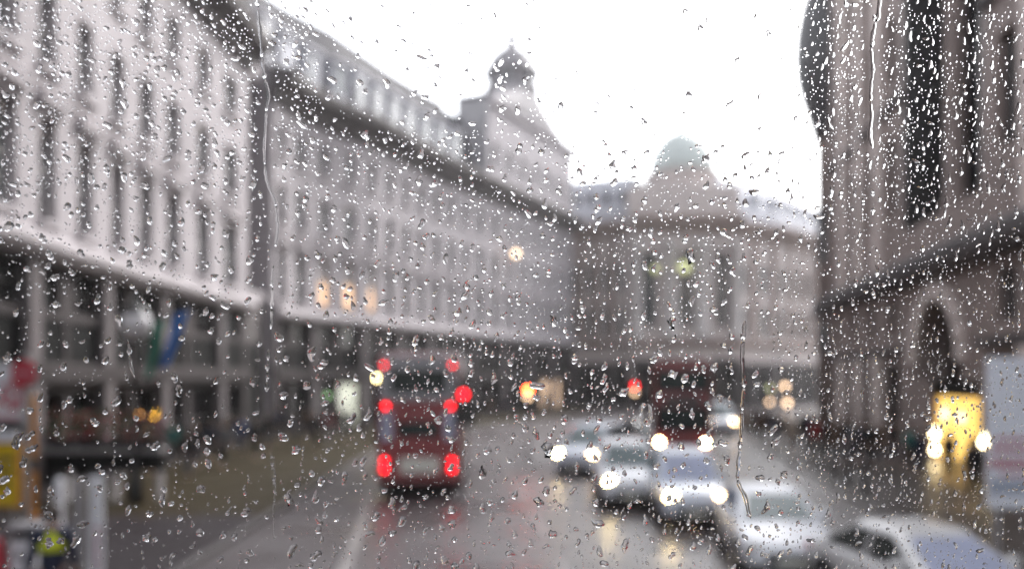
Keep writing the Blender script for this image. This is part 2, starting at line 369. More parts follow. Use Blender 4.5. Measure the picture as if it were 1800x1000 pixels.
def regency(name, label, pts, side, centres, edges, lit=(), roof=True, trim='stone_trim', stone='stone', soot_shade='stone_soot_shade', rows=ROWS_A, attic=0, afrom=0, adepth=14, dormers=True, depth=14, ground=True, pil=True, light_shop=None):
    P = Path(pts, side)
    root = empty(name, label, 'building', (0, 0, 0))
    bays = [(edges[i], edges[i + 1], centres[i]) for i in range(len(centres))]
    u0, u1 = edges[0], edges[-1]
    wmb = MB(); wall_rows(wmb, P, bays, rows[3:], .38, 20.2, u0, u1)
    g_ = MB(); wall_rows(g_, P, bays, rows[:3], .38, 20.2, u0, u1); g_.build('street_level_wall', M['stone_shade'], root)
    ztop = 21.6
    if attic:
        wall_rows(wmb, P, bays, [(20.2, 21.6, 0, 0, 0)], .38, 0, u0, u1); wall_rows(wmb, P, bays[afrom:], [(21.6, 21.6 + attic, 22.9, 25.3, .4)], .38, 0, u0, u1)
        ztop = 21.6 + attic
    else:
        wall_rows(wmb, P, bays, [(20.2, 21.6, 0, 0, 0)], .3, 0, u0, u1)
    end_walls(wmb, P, 21.6, depth, u0, u1)
    if attic:
        gb = MB()
        for u, tgt in ((edges[afrom], gb), (u1, wmb)): tgt.add([P.f(u, 0, 21.6), P.f(u, -adepth, 21.6), P.f(u, -adepth, ztop), P.f(u, 0, ztop)], [(0, 1, 2, 3)])
    wmb.build('wall', M[stone], root)
    if attic: gb.build('attic_gable', M['lead_gable'], root)
    c = MB(); sweep(c, P, CORNICE, u0, u1); c.build('cornice', M[soot_shade], root)
    c = MB(); sweep(c, P, [(0, 3.46), (.3, 3.5), (.34, 3.98), (0, 4.04)], u0, u1); c.build('shop_cornice', M['stone_shade'], root)
    c = MB(); sweep(c, P, LEDGE, u0, u1)
    sweep(c, P, [(0, 11.95), (.1, 11.97), (.12, 12.12), (0, 12.16)], u0, u1)
    if attic: sweep(c, P, [(0, ztop - .7), (.4, ztop - .5), (.5, ztop), (0, ztop + .15)], edges[afrom], u1)
    c.build('string_course', M[trim], root)
    if pil:
        for k, u in enumerate(edges):
            if k % 2: continue
            c = MB(); a, b = u - .36, u + .36
            if k == 0: a = u
            if k == len(edges) - 1: b = u
            pbox(c, P, a, b, .003, .28, 0, 3.455); pbox(c, P, a, b, .003, .24, 4.05, 6.975)
            pbox(c, P, a - .06, b + .06, .004, .36, 0, .5)
            c.build('pilaster', M['stone_street'], root)
    for k, (a, b, cc) in enumerate(bays):
        for r, (za, zb, z0, z1, fr) in enumerate(rows):
            if fr == 0: continue
            hw = (b - a) * fr / 2
            if r == 0:
                window_part(root, P, cc, hw, z0, z1, .4, 'shop' if light_shop is None or k not in light_shop else light_shop[k], 'sash_dark', 'shop_window', bars=1)
            elif r == 1:
                m_ = MB(); pbox(m_, P, cc - hw, cc + hw, -.3, -.1, z0, z1); m_.build('shop_fascia', M['fascia'], root)
            elif r == 2:
                window_part(root, P, cc, hw, z0, z1, .3, 'shop' if k % 3 else 'pane', 'sash_dark', 'mezzanine_window', bars=2)
            else:
                lt = (k, r) in lit
                wv = window_part(root, P, cc, hw, z0, z1, .36, 'warm_window' if lt else 'pane', 'sash', 'window', bars=1, blind=(.45 if lt else random.choice((0, 0, 0, .15))))
                if not lt and random.random() < .75 and name != 'pavilion_building':
                    cu = MB(); pbox(cu, P, cc - hw + .08, cc - hw * random.uniform(-.15, .3), -.36 + .035, -.36 + .05, z0 + .08, z1 - .08); cu.build('curtain', M['blind'], wv)
                m_ = MB(); pbox(m_, P, cc - hw - .12, cc + hw + .12, -.1, .2, z0 - .2, z0 - .004); m_.build('sill', M[trim], wv)
                if r == 3:
                    m_ = MB(); pbox(m_, P, cc - hw - .25, cc + hw + .25, .003, .3, z1 + .32, z1 + .55); pbox(m_, P, cc - hw - .2, cc + hw + .2, .003, .08, z1 + .05, z1 + .317); m_.build('hood', M[trim], wv)
        if attic and k >= afrom:
            window_part(root, P, cc, (b - a) * .2, 22.9, 25.3, .36, 'pane', 'sash', 'attic_window')
    if roof:
        r_ = MB(); zr = ztop
        prof = [(-.45, zr - .3), (-.5, zr + .5), (-.9, zr + .75), (-3.0, 28), (-3.4, 28.25), (-depth + 1, 28.25), (-depth + 1, zr - .3)] if not attic else [(.3, zr), (-.2, zr + .4), (-adepth, zr + .4), (-adepth, 21.5), (-adepth + .2, 21.5), (-adepth + .2, zr - .1), (.3, zr - .1)]
        sweep(r_, P, prof, edges[afrom] if attic else u0, u1)
        if attic and afrom: sweep(r_, P, [(-.45, 21.3), (-.5, 22.1), (-.9, 22.35), (-3.0, 27.6), (-3.4, 27.85), (-depth + 1, 27.85), (-depth + 1, 21.3)], u0, edges[afrom] - .01)
        ro = r_.build('roof', M['slate'], root)
        if dormers and not attic:
            for k, (a, b, cc) in enumerate(bays):
                d = MB(); hw = .75
                pbox(d, P, cc - hw, cc + hw, -2.9, -.95, 22.4, 24.9); pbox(d, P, cc - hw - .15, cc + hw + .15, -2.9, -.75, 24.9, 25.15)
                do = d.build('dormer', M['slate_pale'], ro)
                window_g = MB(); pbox(window_g, P, cc - .5, cc + .5, -.96, -.93, 22.8, 24.6); window_g.build('dormer_pane', M['pane'], root)
            for k in range(0):
                d = MB(); pbox(d, P, edges[k] - .9, edges[k] + .9, -5, -3.6, 26, 30.2); pbox(d, P, edges[k] - 1, edges[k] + 1, -5.1, -3.5, 30.2, 30.5)
                for q in (-.5, 0, .5): d.lathe([(.17, 30.4), (.14, 31.2)], (P.f(edges[k] + q, -4.3, 0)[0], P.f(edges[k] + q, -4.3, 0)[1], 0), 8)
                d.build('chimney', M['stone_brown'], ro)
    return root, P

def mids(cs, a, b): return [a] + [(x + y) / 2 for x, y in zip(cs[:-1], cs[1:])] + [b]

# --- near terrace, left
ptsA = [(-13.4, -26), (-13.4, 22.4), (-14.1, 31.7), (-14.0, 46.0)]
PA = Path(ptsA, 1)
cyA = [-24.6 + 2.75 * i for i in range(17)] + [22.6, 25.0, 27.6, 30.3, 32.9, 35.5, 38.9, 42.6]
cA = [PA.u_at_y(y) for y in cyA]
regency('terrace_building', 'long pale stone terrace with tall sash windows, nearest building on the left pavement', ptsA, 1, cA, mids(cA, 0, PA.u_at_y(45.2)), dormers=True)
# --- recessed link with tall arch
PL = Path([(-14.02, 46.03), (-13.92, 49.4)], 1)
root = empty('link_building', 'narrow recessed shade-dark bay with a tall archway between the two pale terraces', 'building')
b = MB()
archc, archr, archz = PL.len / 2, 1.05, 4.6
def arch_wall(mb, P, u0, u1, c, r, zs, z1, w=0, mi=0, n=14, z0=0, dep=.8):
    """a wall panel from u0..u1, z0..z1 with a round-headed opening, plus its reveal"""
    arc = [(c - r * math.cos(PI * i / n), zs + r * math.sin(PI * i / n)) for i in range(n + 1)]
    V = lambda u, z, ww=w: P.f(u, ww, z)
    mb.add([V(u0, z0), V(c - r, z0), V(c - r, zs), V(u0, zs)], [(0, 1, 2, 3)], mi)
    mb.add([V(c + r, z0), V(u1, z0), V(u1, zs), V(c + r, zs)], [(0, 1, 2, 3)], mi)
    mb.add([V(u0, zs), V(c - r, zs), V(u0, z1)], [(0, 1, 2)], mi); mb.add([V(c + r, zs), V(u1, zs), V(u1, z1)], [(0, 1, 2)], mi)
    for i in range(n):
        (a, az), (bb, bz) = arc[i], arc[i + 1]
        ua = u0 + (u1 - u0) * i / n; ub = u0 + (u1 - u0) * (i + 1) / n
        mb.add([V(a, az), V(bb, bz), V(ub, z1), V(ua, z1)], [(0, 1, 2, 3)], mi)
    full = [(c - r, z0)] + arc + [(c + r, z0)]
    for (a, az), (bb, bz) in zip(full[:-1], full[1:]):
        mb.add([V(a, az), V(bb, bz), V(bb, bz, w - dep), V(a, az, w - dep)], [(0, 1, 2, 3)], mi)
arch_wall(b, PL, 0, PL.len, archc, archr, archz, 8, w=-.5)
pbox(b, PL, .003, PL.len - .003, -6, -1.6, 8, 20.5)
pbox(b, PL, .002, PL.len - .002, -7, -6.2, 0, 21)
b.build('wall', M['stone_soot_shade'], root)  # shade of the recess put into the dark wall tone
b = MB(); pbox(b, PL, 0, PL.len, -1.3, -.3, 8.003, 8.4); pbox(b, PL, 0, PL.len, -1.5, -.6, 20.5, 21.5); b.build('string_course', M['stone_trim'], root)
b = MB(); pbox(b, PL, archc - archr - .1, archc + archr + .1, -.62, -.54, 0, 5.75); b.build('archway_shade_panel', M['fascia'], root)  # dark sheet filling the arch, stands for the shade inside
b = MB(); pbox(b, PL, 0, PL.len, -9, -1.2, 21.503, 26.5); b.build('roof', M['slate'], root)

# --- curved terrace
ptsB = [(-13.9, 49.5), (-13.3, 53), (-12.0, 56), (-10.1, 59.2), (-6.8, 68), (-3.5, 75.2)]
PB = Path(ptsB, 1); nb = 11
eB = [PB.len * i / nb for i in range(nb + 1)]; cB = [(a + b) / 2 for a, b in zip(eB[:-1], eB[1:])]
regency('curved_terrace_building', 'curving pale stone terrace with slate mansard roof and three warm lit windows', ptsB, 1, cB, eB, lit=((2, 3), (3, 3), (4, 3)), light_shop={3: 'shop_white'})
# --- corner pavilion with domed turret
ptsC = [(-3.48, 75.25), (6.9, 97)]
PC = Path(ptsC, 1); nc = 8
eC = [PC.len * i / nc for i in range(nc + 1)]; cC = [(a + b) / 2 for a, b in zip(eC[:-1], eC[1:])]
rootC, _ = regency('pavilion_building', 'pale stone corner block crowned by a bell-shaped slate roof with a small domed turret', ptsC, 1, cC, eC, attic=7.6, afrom=1, depth=13, adepth=3.3, light_shop={5: 'shop_tan', 6: 'shop_tan'})
uc = PC.len * .55; ctr = Vector(PC.f(uc, -2.5, 0)[:2])
b = MB(); rings = []
nn = 32
tv = (PC.p[1] - PC.p[0]).normalized(); nv = Vector((tv.y, -tv.x))
base_c = Vector(PC.f(PC.len / 2 + 1.55, -1.75, 0)[:2])
for k in range(9):
    t = k / 8; sh = (1 - t) ** 1.75
    zz = 29.4 + (33.9 - 29.4) * t
    rg = []
    for j in range(nn):
        a = 2 * PI * j / nn; ca, sa = math.cos(a), math.sin(a)
        e = 2 / (2 + 5 * sh); qx = math.copysign(abs(ca) ** e, ca); qy = math.copysign(abs(sa) ** e, sa)
        hx = 2.35 + (PC.len / 2 - 1.75 - 2.35) * sh; hy = 2.35 + (1.8 - 2.35) * sh
        c0 = base_c.lerp(ctr, t)
        p = c0 + tv * (qx * hx) + nv * (qy * hy); rg.append((p.x, p.y, zz))
    rings.append(rg)
b.loft(rings); b.build('pavilion_roof', M['lead_mid'], rootC, smooth=True)
tur = MB(); C3 = (ctr.x, ctr.y, 0)
tur.lathe([(2.35, 33.0), (2.3, 33.2), (2.0, 33.3), (2.0, 34.4), (2.4, 34.5), (2.4, 34.8), (2.15, 34.9), (2.05, 35.5), (1.75, 36.2), (1.25, 36.8), (.6, 37.25), (.55, 37.4), (.45, 37.7), (.55, 37.95), (.42, 38.3), (.22, 39.3), (.05, 40.6)], C3, 24)
tur.v = [(ctr.x + (x - ctr.x) * 1.22, ctr.y + (y - ctr.y) * 1.22, 33.1 + (z - 33.0) * 1.03) for x, y, z in tur.v]
to = tur.build('turret', M['lead_mid'], rootC, smooth=True)
for j in range(6):
    a = 2 * PI * j / 6 + .3; wd = MB(); wd.lathe([(.36, 33.5), (.36, 34.3), (.02, 34.5)], (ctr.x + 2.25 * math.cos(a), ctr.y + 2.25 * math.sin(a), 0), 10); wd.build('turret_window', M['pane'], to)

# --- facing building with green dome
root = empty('domed_building', 'hazy grey stone building closing the street, with a pale green dome and pillared centre', 'building')
def flat_block(root, pts, nb_, rows, stone, glass='pane', zt=21.6, depth=12, lamps=False):
    P = Path(pts, 1); e = [P.len * i / nb_ for i in range(nb_ + 1)]; c = [(a + b) / 2 for a, b in zip(e[:-1], e[1:])]
    g_ = MB(); wall_rows(g_, P, list(zip(e[:-1], e[1:], c)), rows[:1], .4, zt, 0, P.len); g_.build('street_level_wall', M['stone_shade'], root)
    wmb = MB(); wall_rows(wmb, P, list(zip(e[:-1], e[1:], c)), rows[1:], .4, zt, 0, P.len); end_walls(wmb, P, zt, depth, 0, P.len)
    wmb.build('wall', M[stone], root)
    for k in range(nb_):
        for r, (za, zb, z0, z1, fr) in enumerate(rows):
            if fr: window_part(root, P, c[k], (e[1] - e[0]) * fr / 2, z0, z1, .4, 'shop' if r == 0 else glass, 'sash_dark' if r == 0 else 'sash', 'shop_window' if r == 0 else 'window', bars=1)
    return P, e
ROWS_D = [(0, 5.2, .3, 4.4, .7), (5.2, 7.2, 0, 0, 0), (7.2, 12.5, 8.3, 11.6, .42), (12.5, 18.6, 13.4, 16.6, .42), (18.6, 21.6, 0, 0, 0)]
trim_d = MB()
wings = []
for pts, nb_ in (([(3.0, 103), (8.2, 100.6), (13.4, 98.5)], 6), ([(25.6, 98.6), (33, 104), (41, 113), (50, 126)], 10)):
    P, e = flat_block(root, pts, nb_, ROWS_D, 'stone_far'); wings.append(P)
    sweep(trim_d, P, CORNICE, 0, P.len, 2); sweep(trim_d, P, LEDGE, 0, P.len, 2)
    for u in e[1:-1]:
        pbox(trim_d, P, u - .35, u + .35, .003, .3, 7.81, 19.58)
    r_ = MB(); sweep(r_, P, [(-.4, 21.4), (-.5, 23.2), (-.9, 23.4), (-3, 27.3), (-11, 27.5), (-11, 21.4)], 0, P.len, 2); rr = r_.build('roof', M['slate_pale'], root)
    for k in range(len(e) - 1):
        c = (e[k] + e[k + 1]) / 2; d = MB(); pbox(d, P, c - .6, c + .6, -2.6, -1.0, 23.6, 25.6); d.build('dormer', M['slate_pale'], rr)
        d = MB(); pbox(d, P, c - .4, c + .4, -1.02, -.98, 23.9, 25.3); d.build('dormer_pane', M['pane'], root)
PM = Path([(13.4, 95.4), (25.6, 95.6)], 1)
wm = MB(); eM = [PM.len * i / 3 for i in range(4)]; cM = [(a + b) / 2 for a, b in zip(eM[:-1], eM[1:])]
ROWS_M = [(0, 5.6, .2, 4.9, .66), (5.6, 7.2, 0, 0, 0), (7.2, 18.6, 9.2, 17.6, .42), (18.6, 22.4, 0, 0, 0)]
g_ = MB(); wall_rows(g_, PM, list(zip(eM[:-1], eM[1:], cM)), ROWS_M[:1], 1.2, 0, 0, PM.len); g_.build('street_level_wall', M['stone_shade'], root)
wall_rows(wm, PM, list(zip(eM[:-1], eM[1:], cM)), ROWS_M[1:], 1.2, 0, 0, PM.len); end_walls(wm, PM, 22.4, 14, 0, PM.len)
pbox(wm, PM, 0, PM.len, -11, -.3, 22.4, 25.0)
wm.build('wall', M['stone_far'], root)
for k in range(3):
    window_part(root, PM, cM[k], (eM[1]) * .33, .2, 4.9, 1.2, 'shop', 'sash_dark', 'shop_window', bars=2)
    window_part(root, PM, cM[k], (eM[1]) * .21, 9.2, 17.6, 1.2, 'pane', 'sash', 'great_window', bars=2)
for k, u in enumerate(eM + [cM[0] - 1.45, cM[1] - 1.45, cM[1] + 1.45, cM[2] + 1.45]):
    q = PM.f(min(max(u, .5), PM.len - .5), .45, 0); cl = MB()
    cl.lathe([(.62, 7.81), (.62, 8.2), (.5, 8.35), (.5, 12), (.42, 18.0), (.6, 18.2), (.62, 18.58)], (q[0], q[1], 0), 16); cl.build('column', M['stone_column'], root, smooth=True)
sweep(trim_d, PM, [(w_ + .35, z) for w_, z in CORNICE], .01, PM.len - .01, 3); sweep(trim_d, PM, [(w_ + .3, z) for w_, z in LEDGE], .01, PM.len - .01, 3)
trim_d.build('cornice', M['stone_brown'], root)
dm = MB(); DC = (20.6, 103.5, 0)
dm.lathe([(4.3, 24.5), (4.3, 27.2), (4.6, 27.4), (4.6, 27.8), (3.9, 28.0)], DC, 32); dm.build('drum', M['stone_far'], root, smooth=False)
dm = MB(); dm.lathe([(3.95 * math.cos(t * PI / 2 / 9), 28.0 + 5.2 * math.sin(t * PI / 2 / 9)) for t in range(9)] + [(.45, 33.3), (.4, 33.8), (.1, 34.1)], DC, 32); dm.build('dome', M['verdigris'], root, smooth=True)

# --- brown stone block, right
ptsE = [(14.6, -26), (15.2, 14), (16.7, 27.8), (21.3, 57)]
PE = Path(ptsE, -1)
root = empty('corner_building', 'weathered brown stone building on the right with an archway and dark bulbous corner roof', 'building')
ya, yb = 31.4, 40.9
ua, ub = PE.u_at_y(ya), PE.u_at_y(yb); uend = PE.len
ZTE = 38
ROWS_E = [(0, 5.0, .3, 4.2, .68), (5.0, 8.0, 5.6, 7.4, .36), (8.0, 10.6, 0, 0, 0), (10.6, 17.0, 11.6, 15.6, .36), (17.0, 23, 18.3, 21.6, .36), (23, 29, 24.2, 27.4, .36), (29, ZTE, 30.5, 33.5, .36)]
def bays_between(u0, u1, n): 
    e = [u0 + (u1 - u0) * i / n for i in range(n + 1)]; return [(a, b, (a + b) / 2) for a, b in zip(e[:-1], e[1:])]
u14 = PE.u_at_y(14)
near_b = bays_between(0, u14, 10) + bays_between(u14, ua, 4); far_b = bays_between(ub, uend, 4)
wm = MB(); wall_rows(wm, PE, near_b, ROWS_E, .45, 0, 0, ua); wall_rows(wm, PE, far_b, ROWS_E, .45, 0, ub, uend)
end_walls(wm, PE, ZTE, 16, 0, uend)
# entrance bay: archway below, deep loggia above
ac, ar = PE.u_at_y(36.2), 2.75
arch_wall(wm, PE, ua, ub, ac, ar, 4.2, 9.2, z0=3.5, dep=1.6)
L0, L1 = ua + .15, ac + .9
pbox(wm, PE, ua, L0, -.5, 0, 0, 3.5); pbox(wm, PE, L1, ub, -.3, 0, 0, 3.5)
pbox(wm, PE, ua + .002, ub - .002, -2.6, -.002, 9.2, 10.55)
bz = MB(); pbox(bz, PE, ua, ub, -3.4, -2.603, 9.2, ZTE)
pbox(bz, PE, ua + .01, ua + .25, -2.6, -.02, 10.6, ZTE); pbox(bz, PE, ub - .01, ub - .25, -2.6, -.02, 10.6, ZTE); bz.build('recess_shade_lining', M['recess_shade'], root)  # jambs and back lined dark to paint in the recess's shade
wm.build('wall', M['stone_brown'], root)
for k, t in enumerate((.5,)):
    cl = MB(); u = ua + (ub - ua) * t; q = PE.f(u, -.75, 0)
    cl.lathe([(.6, 10.56), (.6, 11.0), (.45, 11.2), (.45, 18), (.38, 30), (.6, 30.4), (.65, 31)], (q[0], q[1], 0), 18); cl.build('column', M['stone_brown'], root, smooth=True)
    for z0, z1 in ((11.6, 17), (19, 25)):
        for tt in (.2, .8): window_part(root, PE, ua + (ub - ua) * tt, .8, z0, z1, 2.5, 'shop', 'sash_dark', 'loggia_window', bars=1)
tr = MB()
LEDGE_E = [(0, 7.85), (.5, 7.95), (.75, 8.3), (.8, 8.75), (.5, 9.0), (0, 9.05)]
sweep(tr, PE, LEDGE_E, 0, ua - .002, 2); sweep(tr, PE, LEDGE_E, ub + .002, uend - .01, 2); sweep(tr, PE, LEDGE_E, ua, ub, 2)
for u0_, u1_ in ((0, ua - .26), (ub + .26, uend - .01)):
    sweep(tr, PE, [(0, 16.9), (.25, 17), (.3, 17.3), (0, 17.4)], u0_, u1_, 2)
    sweep(tr, PE, [(0, 28.9), (.5, 29), (.6, 29.5), (0, 29.7)], u0_, u1_, 2)
sweep(tr, PE, [(0, 4.7), (.35, 4.75), (.4, 5.05), (0, 5.1)], 0, ua - .26, 2); sweep(tr, PE, [(0, 4.7), (.35, 4.75), (.4, 5.05), (0, 5.1)], ub + .26, uend - .01, 2)
tr.build('string_course', M['stone_soot_shade'], root)
for a, b_, c in near_b + far_b:
    for r, (za, zb, z0, z1, fr) in enumerate(ROWS_E):
        if fr and (r < 5 or a > ub): window_part(root, PE, c, (b_ - a) * fr / 2, z0, z1, .42, 'shop' if r == 0 else 'pane', 'sash_dark', 'shop_window' if r == 0 else 'window', bars=1)
for u in [x[0] for x in far_b[1:]] + [x[0] for x in near_b[11:]]:
    c = MB(); pbox(c, PE, u - .45, u + .45, .003, .3, 9.07, 28.8); pbox(c, PE, u - .5, u + .5, .004, .35, 0, 4.68); c.build('pilaster', M['stone_brown_trim'], root)
c = MB()
for i in range(11):
    a0, a1 = PI * i / 11 + .02, PI * (i + 1) / 11 - .02
    pr = []
    for w_ in (.003, .22):
        pr.append([PE.f(ac - math.cos(a0) * ar, w_, 4.2 + math.sin(a0) * ar), PE.f(ac - math.cos(a0) * (ar + .7), w_, 4.2 + math.sin(a0) * (ar + .7)), PE.f(ac - math.cos(a1) * (ar + .7), w_, 4.2 + math.sin(a1) * (ar + .7)), PE.f(ac - math.cos(a1) * ar, w_, 4.2 + math.sin(a1) * ar)])
    c.loft(pr)
c.build('arch_stones', M['stone_brown_trim'], root)
c = MB(); pbox(c, PE, ac - ar, ac + ar, -1.7, -1.4, 3.55, 7.1); c.build('arch_glazing', M['shop'], root)
c = MB(); pbox(c, PE, L0, L1, -1.55, -.1, 2.85, 3.497); c.build('shop_fascia', M['fascia'], root)
# lit shop room in the archway
c = MB()
pbox(c, PE, L0, L1, -5.2, -5, 0, 2.85); pbox(c, PE, L0 - .2, L0, -5, -.503, 0, 2.85); pbox(c, PE, L1, L1 + .2, -5, -.303, 0, 2.85); pbox(c, PE, L0, L1, -5, -1.5, 2.86, 3.0)
c.build('shop_interior', M['gold_wall'], root)
c = MB(); pbox(c, PE, L1 - .12, L1 - .02, -3.4, -.35, .12, 2.82); c.build('lit_display', M['gold_light'], root)
c = MB(); pbox(c, PE, L1 - 1.6, L1 - .9, -2.9, -1.2, .0, 1.0); c.build('shop_counter', M['cloth_beige'], root)
for k, (qx, qy) in enumerate(((1643, 763), (1643, 791), (1730, 778), (1690, 735), (1660, 728))):
    d = 36.3 if k < 2 else (30.3 if k == 2 else 35.0)
    c = MB(); c.lathe([(.02, -.12), (.1, -.07), (.13, 0), (.1, .08), (.04, .12), (.02, .3)], (px(qx, d), d, pz(qy, d)), 10); c.build('shop_lamp', M['lamp_white'] if k < 3 else M['lamp_warm'], root)
# bulbous corner tower
TC = (24.45, 60.6, 0)
c = MB(); c.lathe([(2.62, 0), (2.62, 20.2), (2.8, 20.5)], TC, 28); tw = c.build('corner_tower', M['stone_brown'], root, smooth=True)
c = MB(); c.lathe([(2.8, 20.4), (3.0, 21.2), (3.35, 22.4), (3.8, 23.8), (4.1, 25.2), (4.2, 26.8), (4.1, 28.2), (3.8, 29.8), (3.4, 31.2), (2.8, 33), (1.9, 35), (1.0, 36.8), (.3, 38.5), (.05, 41)], TC, 32); c.build('corner_roof', M['lead_dark'], root, smooth=True)
for j in range(8):
    a = 2 * PI * j / 8 + .2
    for z0, z1 in ((5.4, 7.5), (11.6, 15.6)):
        g = MB(); rg = []
        for rr in (2.5, 2.66): rg.append([(TC[0] + rr * math.cos(a + s_), TC[1] + rr * math.sin(a + s_), z) for s_, z in ((-.17, z0), (.17, z0), (.17, z1), (-.17, z1))])
        g.loft(rg); g.build('tower_window', M['pane'], tw)
c = MB(); c.lathe([(2.63, 7.85), (3.0, 8.0), (3.0, 8.8), (2.63, 9.05)], TC, 28); c.build('tower_ledge', M['stone_soot_shade'], tw)
# roof slab of the brown block
c = MB(); pts_ = [PE.f(u, 0, 0)[:2] for u in (0, u14, ua, uend)] + [PE.f(u, -16, 0)[:2] for u in (uend, ua, u14, 0)]
c.loft([[(x, y, ZTE + .003) for x, y in pts_], [(x, y, ZTE + 1) for x, y in pts_]]); c.build('roof', M['lead_dark'], root)

# ------------------------------------------------------------------ vehicles (front faces -Y when rz = 0)
def ring8(y0, y1, hw, z, ch=.12):
    return [(-hw + ch, y0, z), (hw - ch, y0, z), (hw, y0 + ch, z), (hw, y1 - ch, z), (hw - ch, y1, z), (-hw + ch, y1, z), (-hw, y1 - ch, z), (-hw, y0 + ch, z)]
def wheel(parent, x, y, r, wd=.22):
    t = MB(); t.lathe([(r * .62, -wd / 2), (r * .94, -wd / 2), (r, -wd / 2 + .04), (r, wd / 2 - .04), (r * .94, wd / 2), (r * .62, wd / 2)], (0, 0, 0), 24, 'x')
    o = t.build('wheel', M['rubber'], parent, smooth=True, loc=(x, y, r))
    s = 1 if x > 0 else -1; t = MB(); h = s * wd / 2
    t.lathe([(.05, h * .9), (r * .2, h * .96), (r * .55, h * .72), (r * .63, h * 1.02)] if s > 0 else [(r * .63, h * 1.02), (r * .55, h * .72), (r * .2, h * .96), (.05, h * .9)], (0, 0, 0), 18, 'x'); t.build('rim', M['chrome'], o)
CARS = dict(
    saloon=dict(st=[(-2.25, .38, .60, .66), (-2.18, .24, .72, .80), (-1.75, .2, .84, .87), (-1.0, .2, .97, .90), (0, .2, .98, .91), (1.1, .2, 1.0, .90), (1.75, .22, 1.02, .87), (2.15, .27, .98, .80), (2.25, .42, .82, .70)],
                gh=(-1.05, 1.85, -.20, 1.05, .80, .62, .96, 1.44), wy=(-1.38, 1.40), r=.33),
    cab=dict(st=[(-2.28, .40, .72, .62), (-2.2, .26, .86, .74), (-1.85, .22, 1.0, .84), (-1.05, .2, 1.08, .89), (0, .2, 1.08, .90), (1.2, .2, 1.08, .89), (1.9, .22, 1.05, .86), (2.2, .27, .98, .78), (2.28, .42, .82, .66)],
             gh=(-1.02, 1.98, -.42, 1.45, .82, .68, 1.05, 1.76), wy=(-1.42, 1.42), r=.34),
    van=dict(st=[(-2.45, .40, .80, .74), (-2.38, .26, .96, .86), (-2.0, .22, 1.12, .93), (-1.35, .2, 1.22, .96), (0, .2, 1.24, .97), (1.4, .2, 1.24, .97), (2.1, .22, 1.22, .96), (2.4, .25, 1.2, .94), (2.45, .34, 1.1, .90)],
             gh=(-1.6, 2.42, -.75, 2.30, .90, .78, 1.18, 1.98), wy=(-1.55, 1.55), r=.36))
